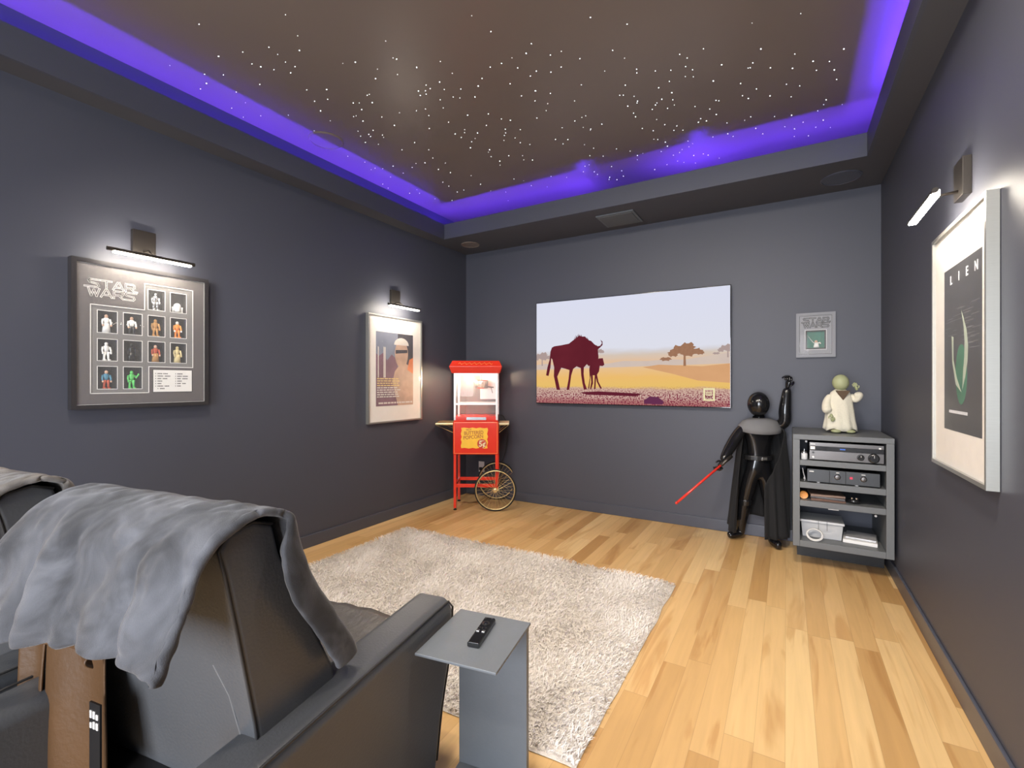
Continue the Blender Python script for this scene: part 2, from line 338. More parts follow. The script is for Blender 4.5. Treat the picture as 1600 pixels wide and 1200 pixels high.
# stars of the ceiling (positions in metres on the ceiling plane)
STARS = [(-2.73,1.41,1.0),(-3.04,1.5,1.0),(-2.61,1.58,1.0),(-2.3,1.61,1.0),(-2.51,1.7,1.0),(-2.11,1.83,1.0),(-2.46,1.91,1.0),(-1.89,1.93,1.0),(-2.12,1.99,1.0),(-2.69,2.04,1.0),(-1.84,2.04,1.0),(-2.96,1.45,0.4),(-2.58,1.46,0.4),(-2.43,2.09,1.0),(-2.42,1.51,0.4),(-2.87,1.51,0.4),(-3.13,1.51,0.4),(-2.63,1.54,0.4),(-2.32,2.15,1.0),(-2.44,2.17,1.0),(-1.81,2.21,1.0),(-1.98,2.21,1.0),(-2.97,1.64,0.4),(-2.0,2.25,1.0),(-1.24,2.26,1.0),(-2.77,1.67,0.4),(-2.54,2.27,1.0),(-2.44,1.68,0.4),(-3.17,1.72,0.4),(-1.63,2.36,1.0),(-3.21,1.82,0.4),(-2.39,2.42,1.0),(-1.26,2.42,1.0),(-1.71,2.44,1.0),(-2.57,1.85,0.4),(-3.09,1.87,0.4),(-2.63,1.95,0.4),(-2.92,1.96,0.4),(-2.54,1.98,0.4),(-1.87,2.58,1.0),(-1.35,2.58,1.0),(-1.98,2.03,0.4),(-1.69,2.07,0.4),(-2.43,2.67,1.0),(-2.29,2.08,0.4),(-2.09,2.73,1.0),(-1.65,2.78,1.0),(-1.9,2.19,0.4),(-1.94,2.8,1.0),(-1.18,2.21,0.4),(-1.94,2.23,0.4),(-1.9,2.23,0.4),(-1.96,2.26,0.4),(-1.4,2.26,0.4),(-2.85,2.87,1.0),(-1.83,2.28,0.4),(-0.12,2.88,1.0),(-2.39,2.3,0.4),(-0.32,2.91,1.0),(-1.74,2.33,0.4),(-1.34,2.34,0.4),(-1.13,2.34,0.4),(-0.68,2.94,1.0),(-1.92,2.35,0.4),(-2.11,2.95,1.0),(-2.58,2.96,1.0),(-1.83,2.37,0.4),(-2.07,2.38,0.4),(-2.57,2.39,0.4),(-2.71,2.4,0.4),(-1.8,2.4,0.4),(-0.83,3.01,1.0),(-0.62,3.03,1.0),(-0.9,3.03,1.0),(-1.96,2.43,0.4),(-2.65,2.44,0.4),(-1.31,2.44,0.4),(-1.45,2.44,0.4),(-0.38,3.04,1.0),(-2.0,3.05,1.0),(-2.1,2.45,0.4),(-1.0,2.45,0.4),(-1.12,2.46,0.4),(-0.69,3.07,1.0),(-2.56,2.47,0.4),(-1.19,2.47,0.4),(-2.75,2.48,0.4),(-0.82,2.48,0.4),(-3.19,3.08,1.0),(-0.08,3.08,1.0),(-2.56,3.11,1.0),(-0.74,3.11,1.0),(0.27,3.11,1.0),(0.13,3.14,1.0),(-1.12,3.15,1.0),(0.03,3.15,1.0),(-3.04,2.56,0.4),(-1.49,3.17,1.0),(-1.45,2.58,0.4),(-0.89,3.18,1.0),(-2.51,3.21,1.0),(-1.92,3.21,1.0),(-1.41,3.22,1.0),(-1.74,2.64,0.4),(-1.28,2.65,0.4),(-2.03,3.25,1.0),(-1.4,2.67,0.4),(-1.08,2.67,0.4),(0.24,3.29,1.0),(-3.0,2.7,0.4),(-0.75,2.7,0.4),(-0.51,2.7,0.4),(-0.39,2.72,0.4),(-0.21,3.34,1.0),(-1.83,2.75,0.4),(-2.02,2.75,0.4),(-0.48,2.75,0.4),(-3.12,3.36,1.0),(-0.66,2.77,0.4),(-1.79,3.37,1.0),(-0.09,3.38,1.0),(-2.08,2.79,0.4),(-1.18,2.8,0.4),(-2.41,2.81,0.4),(-0.58,2.81,0.4),(-0.85,2.81,0.4),(-3.04,3.41,1.0),(-3.01,2.82,0.4),(-0.5,2.82,0.4),(-0.41,3.43,1.0),(-1.48,2.85,0.4),(-1.74,2.86,0.4),(-2.96,2.86,0.4),(-0.47,2.87,0.4),(-0.53,3.47,1.0),(-2.05,2.88,0.4),(-0.48,3.48,1.0),(-0.91,2.89,0.4),(-0.89,2.9,0.4),(-0.61,2.91,0.4),(-1.65,2.92,0.4),(-1.79,2.93,0.4),(-2.47,2.93,0.4),(-2.65,2.93,0.4),(-2.42,3.54,1.0),(-2.71,3.57,1.0),(-1.83,2.99,0.4),(-1.74,3.0,0.4),(-1.21,3.0,0.4),(-2.87,3.01,0.4),(-3.02,3.01,0.4),(0.22,3.61,1.0),(-0.18,3.02,0.4),(0.04,3.02,0.4),(-0.79,3.63,1.0),(-1.38,3.05,0.4),(-1.74,3.08,0.4),(0.03,3.7,1.0),(-0.79,3.7,1.0),(-0.63,3.11,0.4),(-2.88,3.71,1.0),(-1.79,3.72,1.0),(-0.89,3.13,0.4),(-1.03,3.73,1.0),(-1.69,3.14,0.4),(-0.37,3.74,1.0),(-2.05,3.15,0.4),(-0.77,3.15,0.4),(-0.24,3.15,0.4),(-0.19,3.76,1.0),(-3.21,3.17,0.4),(-1.21,3.17,0.4),(-0.68,3.19,0.4),(0.21,3.19,0.4),(-2.03,3.8,1.0),(-0.34,3.8,1.0),(-1.27,3.81,1.0),(0.15,3.24,0.4),(-0.16,3.26,0.4),(-0.52,3.26,0.4),(-0.15,3.87,1.0),(0.22,3.88,1.0),(-0.24,3.29,0.4),(-0.0,3.3,0.4),(0.05,3.91,1.0),(-2.69,3.33,0.4),(-1.85,3.33,0.4),(-0.44,3.34,0.4),(-2.39,3.35,0.4),(-0.89,3.35,0.4),(0.07,3.36,0.4),(-0.64,3.96,1.0),(-0.74,3.38,0.4),(0.26,3.4,0.4),(-1.35,4.0,1.0),(-0.54,4.01,1.0),(-0.83,3.42,0.4),(-0.51,3.43,0.4),(-0.67,3.44,0.4),(-1.29,3.44,0.4),(-1.24,4.04,1.0),(-0.97,4.05,1.0),(0.14,4.07,1.0),(-1.31,4.08,1.0),(-0.7,3.49,0.4),(-1.14,3.54,0.4),(-1.36,3.54,0.4),(-0.83,3.56,0.4),(-0.21,3.58,0.4),(-0.36,3.58,0.4),(-3.0,3.59,0.4),(-2.1,3.6,0.4),(-1.27,3.6,0.4),(-0.07,3.66,0.4),(-1.46,3.69,0.4),(-0.64,3.7,0.4),(-2.42,3.71,0.4),(0.18,3.73,0.4),(-0.47,3.73,0.4),(-0.85,3.76,0.4),(-1.51,3.78,0.4),(-1.05,3.8,0.4),(-2.31,3.81,0.4),(-1.68,3.81,0.4),(-1.43,3.83,0.4),(0.1,3.84,0.4),(-0.01,3.84,0.4),(-0.73,3.85,0.4),(-0.78,3.87,0.4),(-1.22,3.93,0.4),(0.18,3.96,0.4),(-0.57,3.97,0.4),(-0.77,3.99,0.4),(-2.4,4.0,0.4),(-0.86,4.01,0.4),(0.27,4.02,0.4),(0.05,4.03,0.4),(-1.37,4.04,0.4),(-0.73,4.04,0.4),(-0.65,4.1,0.4),(-0.47,4.11,0.4)]
ico = bmesh.new(); bmesh.ops.create_icosphere(ico, subdivisions=1, radius=1.0); me = bpy.data.meshes.new('star_light'); ico.to_mesh(me); ico.free(); me.materials.append(M['star'])
def star_r(w): return 0.0015 + 0.0012 * w
for i, (sx, sy, w) in enumerate(STARS[:100]):
    o = bpy.data.objects.new('star_light', me); COL.objects.link(o); o.parent = ceil
    o.location = (sx, sy, ZC); o.scale = (star_r(w),) * 3
fld = MB()
rest = list(STARS[100:])
rs = random.Random(3)
for k in range(110):
    c = rs.choice(STARS); x = c[0] + rs.gauss(0, 0.3); y = c[1] + rs.gauss(0, 0.3)
    if LX0 < x < LX1 and -1.6 < y < LY1 + 0.1: rest.append((x, y, rs.choice((0, 0, 0, 0.5))))
for x, y, w in rest: fld.ell((x, y, ZC), *(star_r(w) * 0.9,) * 3, seg=6, rings=4)
fld.build('star_field', M['star'], ceil, kind='stuff')

# blue LED strips lying on the ledge behind the cove lip
def strip(name, label, pts, w=0.016):
    m = MB(); m.tube(pts, 0.009, 6)
    o = m.build(name, M['blueled']); tag(o, label, 'light strip', 'blue strip lights in the cove')
    return o
zl = ZS + 0.05 + 0.010
off = 0.10
strip('led_strip', 'blue strip light in the cove above the left wall', [(LX0 - off, LY0 + 0.02, zl), (LX0 - off, 3.86, zl)])
strip('led_strip', 'blue strip light in the cove above the right wall', [(LX1 + off, LY0 + 0.02, zl), (LX1 + off, 3.93, zl)])
def coil(cx, cy, r, n=3):
    return [(cx + r * math.cos(t) * (1 - 0.1 * t / 6), cy + r * math.sin(t) * (1 - 0.1 * t / 6), zl + 0.0009 * t) for t in [2 * math.pi * n * k / (12 * n) for k in range(12 * n)]]
strip('led_strip', 'blue strip light above the far wall, left of the dark gap, its end coiled', [(LX0 - 0.05, LY1 + off, zl), (-1.74, LY1 + off, zl)] + coil(-1.61, LY1 + 0.13, 0.05, 2))
strip('led_strip', 'blue strip light above the far wall, right of the dark gap, with a coil', [(LX1 + 0.06, LY1 + off, zl), (-0.50, LY1 + off, zl)] + coil(-0.62, LY1 + 0.13, 0.055, 3) + [(-0.75, LY1 + off, zl), (-1.02, LY1 + off, zl)])

# ceiling speakers, vent, can light
def disc(name, label, cat, x, y, z, r, m, group=None):
    t = thing(name, label, cat, (x, y, z), 0, group)
    MB().lathe([(r, 0), (r, -0.004), (r * 0.94, -0.008), (r * 0.92, -0.004)], seg=40).build('trim_ring', m, t, smooth=False)
    MB().lathe([(r * 0.93, -0.001), (r * 0.9, -0.0055), (r * 0.01, -0.0065)], seg=40).build('grille', m, t)
    return t
disc('ceiling_speaker', 'round dark speaker grille in the star ceiling near the left cove', 'speaker', -2.98, 2.31, ZC, 0.125, M['ceiling'])
disc('ceiling_speaker', 'round grey speaker grille in the soffit above the equipment rack', 'speaker', 0.345, 4.165, ZS, 0.128, M['base'])
t = disc('recessed_light', 'small round recessed light in the soffit over the popcorn cart corner', 'ceiling light', -2.96, 4.135, ZS, 0.10, M['ceiling'])
t = thing('air_vent', 'flat rectangular grey vent cover in the soffit above the television', 'vent', (-1.313, 4.168, ZS))
MB().box(-0.17, 0.17, -0.165, 0.165, -0.012, 0).build('cover', M['tablegrey'], t, bevel=0.003)
MB().box(-0.15, 0.15, -0.145, 0.145, -0.018, -0.012).build('insert', M['cabinet'], t, bevel=0.003)

# ------------------------------------------------------------------ lettering strokes for the two film logos
GL = {'S': [[(1, 1), (0.12, 1), (0, 0.85), (0.12, 0.6), (0.85, 0.45), (0.95, 0.2), (0.8, 0), (0, 0)]],
      'T': [[(0, 1), (1, 1)], [(0.5, 1), (0.5, 0)]],
      'A': [[(0, 0), (0.42, 1), (0.58, 1), (1, 0)], [(0.2, 0.3), (0.8, 0.3)]],
      'R': [[(0.05, 0), (0.05, 1), (0.8, 1), (0.95, 0.85), (0.95, 0.6), (0.8, 0.45), (0.05, 0.45)], [(0.5, 0.45), (0.95, 0)]],
      'W': [[(0, 1), (0.25, 0), (0.5, 0.85), (0.75, 0), (1, 1)]]}
def logo(parent, cx, cz, w, h, y, outer, inner, lw):
    """two stacked words, as wide as each other, drawn as outlined block strokes"""
    ob = MB()
    for word, zc in (('STAR', cz + h * 0.27), ('WARS', cz - h * 0.27)):
        lh = h * 0.44; cw = w / 4
        for i, ch in enumerate(word):
            x0 = cx - w / 2 + i * cw + cw * 0.06; lwid = cw * 0.86
            for st in GL[ch]:
                pts = [(x0 + p[0] * lwid, zc - lh / 2 + p[1] * lh) for p in st]
                if ch == 'S' and word == 'STAR': pts[-1] = (x0 - cw * 0.28, pts[-1][1])
                if ch == 'S' and word == 'WARS': pts[0] = (x0 + lwid + cw * 0.1, pts[0][1])
                if ch == 'R' and st[0][0] == 0.5 and word == 'STAR': pts.append((x0 + lwid * 1.2, pts[-1][1]))
                ob.stroke(pts, lw, y, 0); ob.stroke(pts, lw * 0.36, y - 0.0008, 1)
    return ob.build('lettering', [outer, inner], parent)

# ------------------------------------------------------------------ picture frames
def frame_ring(w, h, bw, d, m, parent, bevel=0.002):
    o = MB(); X, Z = w / 2, h / 2
    o.prism([(-X, -Z), (X, -Z), (X - bw, -Z + bw), (-X + bw, -Z + bw)], -d, -0.002, 'y')
    o.prism([(-X, Z), (X, Z), (X - bw, Z - bw), (-X + bw, Z - bw)], -d, -0.002, 'y')
    o.prism([(-X, -Z), (-X, Z), (-X + bw, Z - bw), (-X + bw, -Z + bw)], -d, -0.002, 'y')
    o.prism([(X, -Z), (X, Z), (X - bw, Z - bw), (X - bw, -Z + bw)], -d, -0.002, 'y')
    return o.build('frame', m, parent)
def sheet(x0, x1, z0, z1, holes, y0, y1):
    """a board with rectangular holes (holes = list of x0,x1,z0,z1), built as a grid of boxes"""
    xs = sorted({x0, x1} | {h for q in holes for h in q[:2]}); zs = sorted({z0, z1} | {h for q in holes for h in q[2:]})
    m = MB()
    for a, b in zip(xs[:-1], xs[1:]):
        for c, d in zip(zs[:-1], zs[1:]):
            mx, mz = (a + b) / 2, (c + d) / 2
            if any(q[0] < mx < q[1] and q[2] < mz < q[3] for q in holes): continue
            m.box(a, b, y0, y1, c, d)
    return m

def toy(parent, x, z0, y, cols, kind='stand'):
    """small plastic toy figure, about 9.5 cm tall"""
    m = MB(); b, l, hd = 0, 1, 2
    if kind == 'dome':
        m.lathe([(0.016, 0), (0.019, 0.006), (0.019, 0.034), (0.017, 0.044), (0.009, 0.052), (0.001, 0.054)], (x, y, z0 + 0.004), 12, mi=0)
        for s in (-1, 1): m.box(x + s * 0.024 - 0.004, x + s * 0.024 + 0.004, y - 0.008, y + 0.008, z0, z0 + 0.034, 1)
    else:
        robe = kind == 'robe'
        if robe: m.lathe([(0.020, 0), (0.017, 0.03), (0.013, 0.052)], (x, y, z0), 12, mi=1, sy=0.6)
        else:
            for s in (-1, 1):
                m.tube([(x + s * 0.010, y, z0 + 0.003), (x + s * 0.009, y, z0 + 0.024), (x + s * 0.007, y, z0 + 0.048)], [0.006, 0.0055, 0.0085], 8, 1)
                m.box(x + s * 0.010 - 0.006, x + s * 0.010 + 0.006, y - 0.014, y + 0.006, z0, z0 + 0.007, 1)
        m.lathe([(0.010, 0.046), (0.011, 0.06), (0.0135, 0.074), (0.012, 0.080), (0.005, 0.084)], (x, y, z0), 12, mi=0, sy=0.65)
        m.ell((x, y, z0 + 0.091), 0.0085, 0.0085, 0.0105, 10, 8, hd)
        for s in (-1, 1):
            e = (x + s * 0.019, y - 0.003, z0 + 0.058); h = (x + s * 0.018, y - 0.010, z0 + 0.040)
            if kind == 'raise' and s > 0: h = (x + 0.030, y - 0.008, z0 + 0.080)
            m.tube([(x + s * 0.015, y, z0 + 0.075), e, h], [0.0055, 0.0048, 0.0042], 8, 0)
            m.ell(h, 0.005, 0.005, 0.006, 8, 6, hd)
    return m.build('toy_figure', [cols[0], cols[1], cols[2]], parent, smooth=True)

# --- framed toy collection on the left wall
boxA = thing('shadow_box_frame', 'large dark square frame on the left wall displaying twelve small toy figures', 'framed display', (XL, 1.258, 1.559), R(90))
frame_ring(0.668, 0.802, 0.022, 0.05, M['framedark'], boxA)
M['matdark'] = mat('dark_taupe_mat', (0.085, 0.074, 0.075), 0.7, bump=0.05, bscale=300)
M['matgrey'] = mat('mid_grey_mat', (0.17, 0.165, 0.16), 0.7, bump=0.05, bscale=300)
M['pale'] = mat('pale_bevel_edge', (0.75, 0.74, 0.71), 0.6)
M['celldark'] = mat('dark_cell_lining', (0.05, 0.048, 0.05), 0.8)
reg = [(-0.253, 0.012, -0.318, 0.162), (-0.009, 0.246, -0.166, 0.316)]
cells = [(-0.223, -0.135, 0.013, 0.135), (-0.108, -0.019, 0.013, 0.135), (0.010, 0.096, 0.013, 0.135), (0.124, 0.212, 0.013, 0.135),
         (-0.223, -0.135, -0.140, -0.020), (-0.108, -0.019, -0.140, -0.020), (0.010, 0.096, -0.140, -0.018), (0.124, 0.212, -0.140, -0.018),
         (0.010, 0.096, 0.168, 0.287), (0.124, 0.212, 0.168, 0.287), (-0.223, -0.135, -0.295, -0.170), (-0.108, -0.019, -0.295, -0.170)]
sheet(-0.322, 0.322, -0.389, 0.389, reg, -0.040, -0.036).build('mat_board', M['matdark'], boxA, bevel=0)
ed = MB()
pts = [(-0.253, -0.318), (0.012, -0.318), (0.012, -0.166), (0.246, -0.166), (0.246, 0.316), (-0.009, 0.316), (-0.009, 0.162), (-0.253, 0.162), (-0.253, -0.318)]
ed.stroke(pts, 0.004, -0.0395)
ed.stroke([(-0.312, -0.379), (0.312, -0.379), (0.312, 0.379), (-0.312, 0.379), (-0.312, -0.379)], 0.003, -0.0402)
for c in cells: ed.stroke([(c[0], c[2]), (c[1], c[2]), (c[1], c[3]), (c[0], c[3]), (c[0], c[2])], 0.003, -0.0355)
ed.build('bevel_lines', M['pale'], boxA)
sheet(-0.265, 0.258, -0.33, 0.328, cells, -0.0355, -0.032).build('inner_mat', M['matgrey'], boxA)
lin = MB()
for c in cells:
    lin.box(c[0] - 0.001, c[0], -0.032, -0.004, c[2], c[3]); lin.box(c[1], c[1] + 0.001, -0.032, -0.004, c[2], c[3])
    lin.box(c[0], c[1], -0.032, -0.004, c[2] - 0.001, c[2]); lin.box(c[0], c[1], -0.032, -0.004, c[3], c[3] + 0.001)
lin.box(-0.32, 0.32, -0.004, -0.002, -0.388, 0.388)
lin.build('cell_lining', M['celldark'], boxA)
def tm(c, r=0.5, me=0): return mat('toy_plastic', c, r, me)
tw, tb, tk, tskin = tm((0.75, 0.75, 0.72)), tm((0.03, 0.03, 0.032)), tm((0.01, 0.01, 0.01), 0.3), tm((0.62, 0.40, 0.28))
tbr, tor, trd, tbe = tm((0.42, 0.22, 0.07)), tm((0.80, 0.26, 0.05)), tm((0.42, 0.07, 0.03)), tm((0.62, 0.52, 0.27))
tbl, tgr, tsi = tm((0.06, 0.22, 0.33)), tm((0.10, 0.52, 0.12)), tm((0.6, 0.6, 0.6), 0.25, 0.8)
spec = [(cells[0], (tw, tw, tskin), 'robe'), (cells[1], (tw, tb, tskin), 'stand'), (cells[2], (tbr, tbr, tbr), 'stand'), (cells[3], (tor, tor, tw), 'stand'),
        (cells[4], (tw, tw, tw), 'stand'), (cells[5], (tk, tk, tk), 'robe'), (cells[6], (trd, tbr, tskin), 'robe'), (cells[7], (tbe, tbe, tbe), 'robe'),
        (cells[8], (tsi, tsi, tsi), 'stand'), (cells[9], (tw, tw, tsi), 'dome'), (cells[10], (tbl, trd, tskin), 'stand'), (cells[11], (tgr, tgr, tgr), 'raise')]
for c, cols, k in spec: toy(boxA, (c[0] + c[1]) / 2, c[2] + 0.002, -0.020, cols, k)
logo(boxA, -0.158, 0.252, 0.215, 0.090, -0.0405, M['pale'], M['matdark'], 0.0095)
M['ink'] = mat('black_print_ink', (0.02, 0.02, 0.02), 0.6)
plq = MB(); plq.box(0.034, 0.239, -0.042, -0.0405, -0.314, -0.184, 0); plq.box(0.030, 0.243, -0.0412, -0.040, -0.318, -0.180, 1)
rr = random.Random(5)
for col_, n in ((0.044, 7), (0.148, 6)):
    for i in range(n):
        z = -0.206 - i * 0.0148; x = col_ + (0.012 if (col_ < 0.1 and i == 6) else 0)
        plq.box(x, x + 0.003, -0.0424, -0.042, z - 0.003, z + 0.003, 1); x += 0.011
        for wd in range(rr.choice((1, 2, 2))):
            wl = rr.uniform(0.022, 0.034)
            for q in range(int(wl / 0.005)): plq.box(x + q * 0.005, x + q * 0.005 + 0.0036, -0.0424, -0.042, z - 0.003, z + 0.003, 1)
            x += wl + 0.004
plq.build('name_plaque', [M['pale'], M['ink']], boxA)
MB().box(-0.312, 0.312, -0.0445, -0.0435, -0.379, 0.379).build('glass', M['picglass'], boxA)

# --- framed poster on the left wall
def pmat(name, fn):
    """poster / screen print: procedural picture in local X,Z"""
    m = bpy.data.materials.new(name); m.use_nodes = True; fn(m); return m
posB = thing('framed_poster', 'silver framed portrait poster with wide cream mat beside the popcorn cart', 'framed poster', (XL, 3.29, 1.426), R(90))
frame_ring(0.712, 1.002, 0.014, 0.036, M['framesilver'], posB)
MB().box(-0.343, 0.343, -0.024, -0.02, -0.488, 0.488).build('mat_board', M['matboard'], posB)
pc = [mat('print_blue_grey', (0.20, 0.22, 0.29), 0.5, var=0.3, scale=8), mat('print_dark', (0.035, 0.03, 0.045), 0.5, var=0.4, scale=10), mat('print_tan', (0.50, 0.33, 0.24), 0.5, var=0.35, scale=14),
      mat('print_pale', (0.66, 0.60, 0.55), 0.5, var=0.2, scale=20), mat('print_plum', (0.19, 0.09, 0.13), 0.5, var=0.5, scale=9), mat('print_orange', (0.62, 0.17, 0.05), 0.5, var=0.3, scale=20), mat('print_gold', (0.72, 0.52, 0.22), 0.5)]
pb = MB(); X0, X1, Z0, Z1 = -0.257, 0.232, -0.345, 0.345
def lay(poly, mi, y): pb.prism(poly, y - 0.0003, y, 'y', mi)
lay([(X0, Z0), (X1, Z0), (X1, Z1), (X0, Z1)], 0, -0.0241)
lay([(0.04, Z0), (X1, Z0), (X1, Z1), (0.02, Z1)], 1, -0.0245)
lay([(X0, Z0), (0.05, Z0), (0.04, -0.06), (0.0, 0.10), (-0.06, 0.14), (-0.12, 0.08), (-0.17, 0.15), (-0.22, 0.12), (X0, 0.14)], 4, -0.0247)
for xx in (-0.235, -0.165, -0.15): lay([(xx, -0.08), (xx + 0.012, -0.08), (xx + 0.012, 0.2), (xx, 0.21)], 3, -0.0249)
# plain generic head and shoulders, no likeness
lay([(0.02, Z0), (X1, Z0), (X1, -0.02), (0.19, 0.03), (0.13, 0.06), (0.04, 0.04), (-0.02, -0.02), (-0.05, -0.12)], 2, -0.0251)
lay([(0.15, 0.0), (X1, -0.04), (X1, 0.12), (0.18, 0.10)], 5, -0.0253)
lay([(0.03, Z0), (0.10, Z0), (0.13, -0.05), (0.10, 0.04), (0.04, 0.02), (0.0, -0.1)], 2, -0.0255)
lay([(0.07 + 0.09 * math.cos(a), 0.15 + 0.135 * math.sin(a)) for a in [2 * math.pi * k / 20 for k in range(20)]], 2, -0.0257)
lay([(0.07 + 0.10 * math.cos(a), 0.235 + 0.07 * math.sin(a)) for a in [math.pi * k / 10 for k in range(11)]], 3, -0.0259)
lay([(-0.01, 0.15), (0.15, 0.165), (0.15, 0.195), (-0.01, 0.185)], 1, -0.0261)
for i in range(9):
    z = -0.09 - i * 0.021; x = X0 + 0.012
    while x < X0 + 0.27:
        wl = rr.uniform(0.02, 0.05); lay([(x, z - 0.006), (x + wl, z - 0.006), (x + wl, z + 0.005), (x, z + 0.005)], 6 if i < 4 else 3, -0.0263); x += wl + 0.007
x = X0 + 0.03
while x < X1 - 0.03:
    wl = rr.uniform(0.02, 0.06); lay([(x, -0.325), (x + wl, -0.325), (x + wl, -0.31), (x, -0.31)], 3, -0.0263); x += wl + 0.008
pb.build('poster', pc, posB)
MB().box(-0.343, 0.343, -0.0305, -0.0295, -0.488, 0.488).build('glass', M['picglass'], posB)

# --- framed poster on the right wall
posC = thing('framed_poster', 'tall silver framed dark poster with pale green glow on the right wall', 'framed poster', (XR, 2.513, 1.442), R(-90))
frame_ring(0.686, 1.016, 0.016, 0.036, M['framesilver'], posC)
MB().box(-0.33, 0.33, -0.024, -0.018, -0.495, 0.495).build('mat_board', M['matboard'], posC)
pq = [mat('print_charcoal', (0.042, 0.043, 0.050), 0.35, var=0.35, scale=12), mat('print_mint', (0.42, 0.48, 0.38), 0.5, var=0.15), mat('print_green', (0.04, 0.17, 0.10), 0.5, var=0.4, scale=14),
      mat('print_white', (0.8, 0.8, 0.82), 0.5), mat('print_line_grey', (0.22, 0.22, 0.23), 0.5, var=0.3)]
pb = MB(); X0, X1, Z0, Z1 = -0.192, 0.263, -0.34, 0.336
lay([(X0, Z0), (X1, Z0), (X1, Z1), (X0, Z1)], 0, -0.0241)
lay([(0.035 + 0.07 * math.cos(a), -0.11 + 0.12 * math.sin(a)) for a in [2 * math.pi * k / 20 for k in range(20)]], 2, -0.0244)
lay([(0.038, 0.142), (0.065, 0.11), (0.10, 0.06), (0.116, 0.0), (0.11, -0.06), (0.085, -0.12), (0.05, -0.17), (0.06, -0.10), (0.075, -0.04), (0.078, 0.02), (0.065, 0.08)], 1, -0.0247)
lay([(-0.085, 0.05), (-0.06, 0.045), (-0.06, -0.05), (-0.02, -0.12), (0.04, -0.18), (-0.03, -0.15), (-0.075, -0.06)], 1, -0.0250)
for i in range(34):
    z = rr.uniform(-0.02, 0.16); x = rr.uniform(X0 + 0.01, X1 - 0.1); wl = rr.uniform(0.04, 0.12)
    lay([(x, z), (min(x + wl, X1 - 0.005), z), (min(x + wl, X1 - 0.005), z + 0.0015), (x, z + 0.0015)], 4, -0.02425)
for i in range(18):
    x = -0.12 + i * 0.013; lay([(x, -0.268), (x + 0.009, -0.268), (x + 0.009, -0.256), (x, -0.256)], 3, -0.0246)
pb.build('poster', pq, posC)
for ch, x in (('L', -0.09), ('I', 0.011), ('E', 0.107), ('N', 0.209)):
    text('letter', ch, 0.05, pq[3], posC, (x, -0.0256, 0.281), offset=0.001)
MB().box(-0.328, 0.328, -0.031, -0.030, -0.493, 0.493).build('glass', M['picglass'], posC)

# --- small grey frame over the figurine
frS = thing('shadow_box_frame', 'small grey square frame with green-backed box above the robed figurine', 'framed display', (0.2, YF, 1.68))
frame_ring(0.264, 0.356, 0.02, 0.028, M['framegrey'], frS)
sheet(-0.113, 0.113, -0.159, 0.159, [(-0.058, 0.060, -0.104, 0.028)], -0.022, -0.019).build('mat_board', M['framegrey'], frS)
e2 = MB(); e2.stroke([(-0.062, -0.108), (0.064, -0.108), (0.064, 0.032), (-0.062, 0.032), (-0.062, -0.108)], 0.007, -0.0222, 0)
e2.stroke([(-0.071, -0.117), (0.073, -0.117), (0.073, 0.041), (-0.071, 0.041), (-0.071, -0.117)], 0.002, -0.0222, 1)
e2.stroke([(-0.108, -0.152), (0.108, -0.152), (0.108, 0.152), (-0.108, 0.152), (-0.108, -0.152)], 0.002, -0.0222, 0)
e2.build('bevel_lines', [M['ink'], M['pale']], frS)
MB().box(-0.058, 0.060, -0.006, -0.003, -0.104, 0.028).build('backing', mat('deep_green_card', (0.02, 0.13, 0.09), 0.5, var=0.5, scale=14, stretch=(4, 1, 0.3)), frS)
f = MB(); f.lathe([(0.020, 0), (0.017, 0.02), (0.011, 0.04)], (0.006, -0.012, -0.100), 12, mi=0, sy=0.4)
f.ell((0.004, -0.012, -0.052), 0.011, 0.006, 0.010, 10, 8, 1); f.tube([(0.012, -0.013, -0.066), (0.03, -0.014, -0.062), (0.034, -0.014, -0.072)], 0.005, 6, 0)
f.tube([(-0.004, -0.014, -0.066), (-0.016, -0.015, -0.058), (-0.05, -0.015, -0.01)], [0.004, 0.002, 0.0012], 6, 0)
f.build('toy_figure', [tw, tskin, tw], frS, smooth=True)
logo(frS, 0.004, 0.098, 0.175, 0.075, -0.0222, M['ink'], M['framegrey'], 0.010)
MB().box(-0.112, 0.112, -0.0255, -0.0248, -0.158, 0.158).build('glass', M['picglass'], frS)

# ------------------------------------------------------------------ picture lights
def picture_light(loc, rz, label, L=0.425, power=1.0):
    t = thing('picture_light', label, 'wall lamp', loc, rz, 'picture lights over the frames')
    MB().box(-0.057, 0.057, -0.028, 0, 0.02, 0.17).build('wall_plate', M['darkmetal'], t, bevel=0.002)
    MB().tube([(0, -0.028, 0.05), (0, -0.08, 0.045), (0, -0.125, 0.012)], 0.006, 8).build('arm', M['darkmetal'], t, smooth=True)
    MB().tube([(-L / 2, -0.14, 0.004), (-L / 2 + 0.001, -0.14, 0.004), (L / 2 - 0.001, -0.14, 0.004), (L / 2, -0.14, 0.004)], 0.0105, 12).build('housing', M['darkmetal'], t)
    MB().box(-L / 2 + 0.03, L / 2 - 0.02, -0.1485, -0.1225, -0.0125, -0.0045).box(-L / 2 + 0.03, L / 2 - 0.02, -0.128, -0.1225, -0.0045, 0.010).build('diffuser', M['led'], t)
    return t
picture_light((XL, 1.254, 2.012), R(90), 'bar picture light above the large toy display frame')
picture_light((XL, 3.284, 2.012), R(90), 'bar picture light above the portrait poster near the corner')
picture_light((XR, 2.505, 2.012), R(-90), 'bar picture light above the dark poster on the right wall')

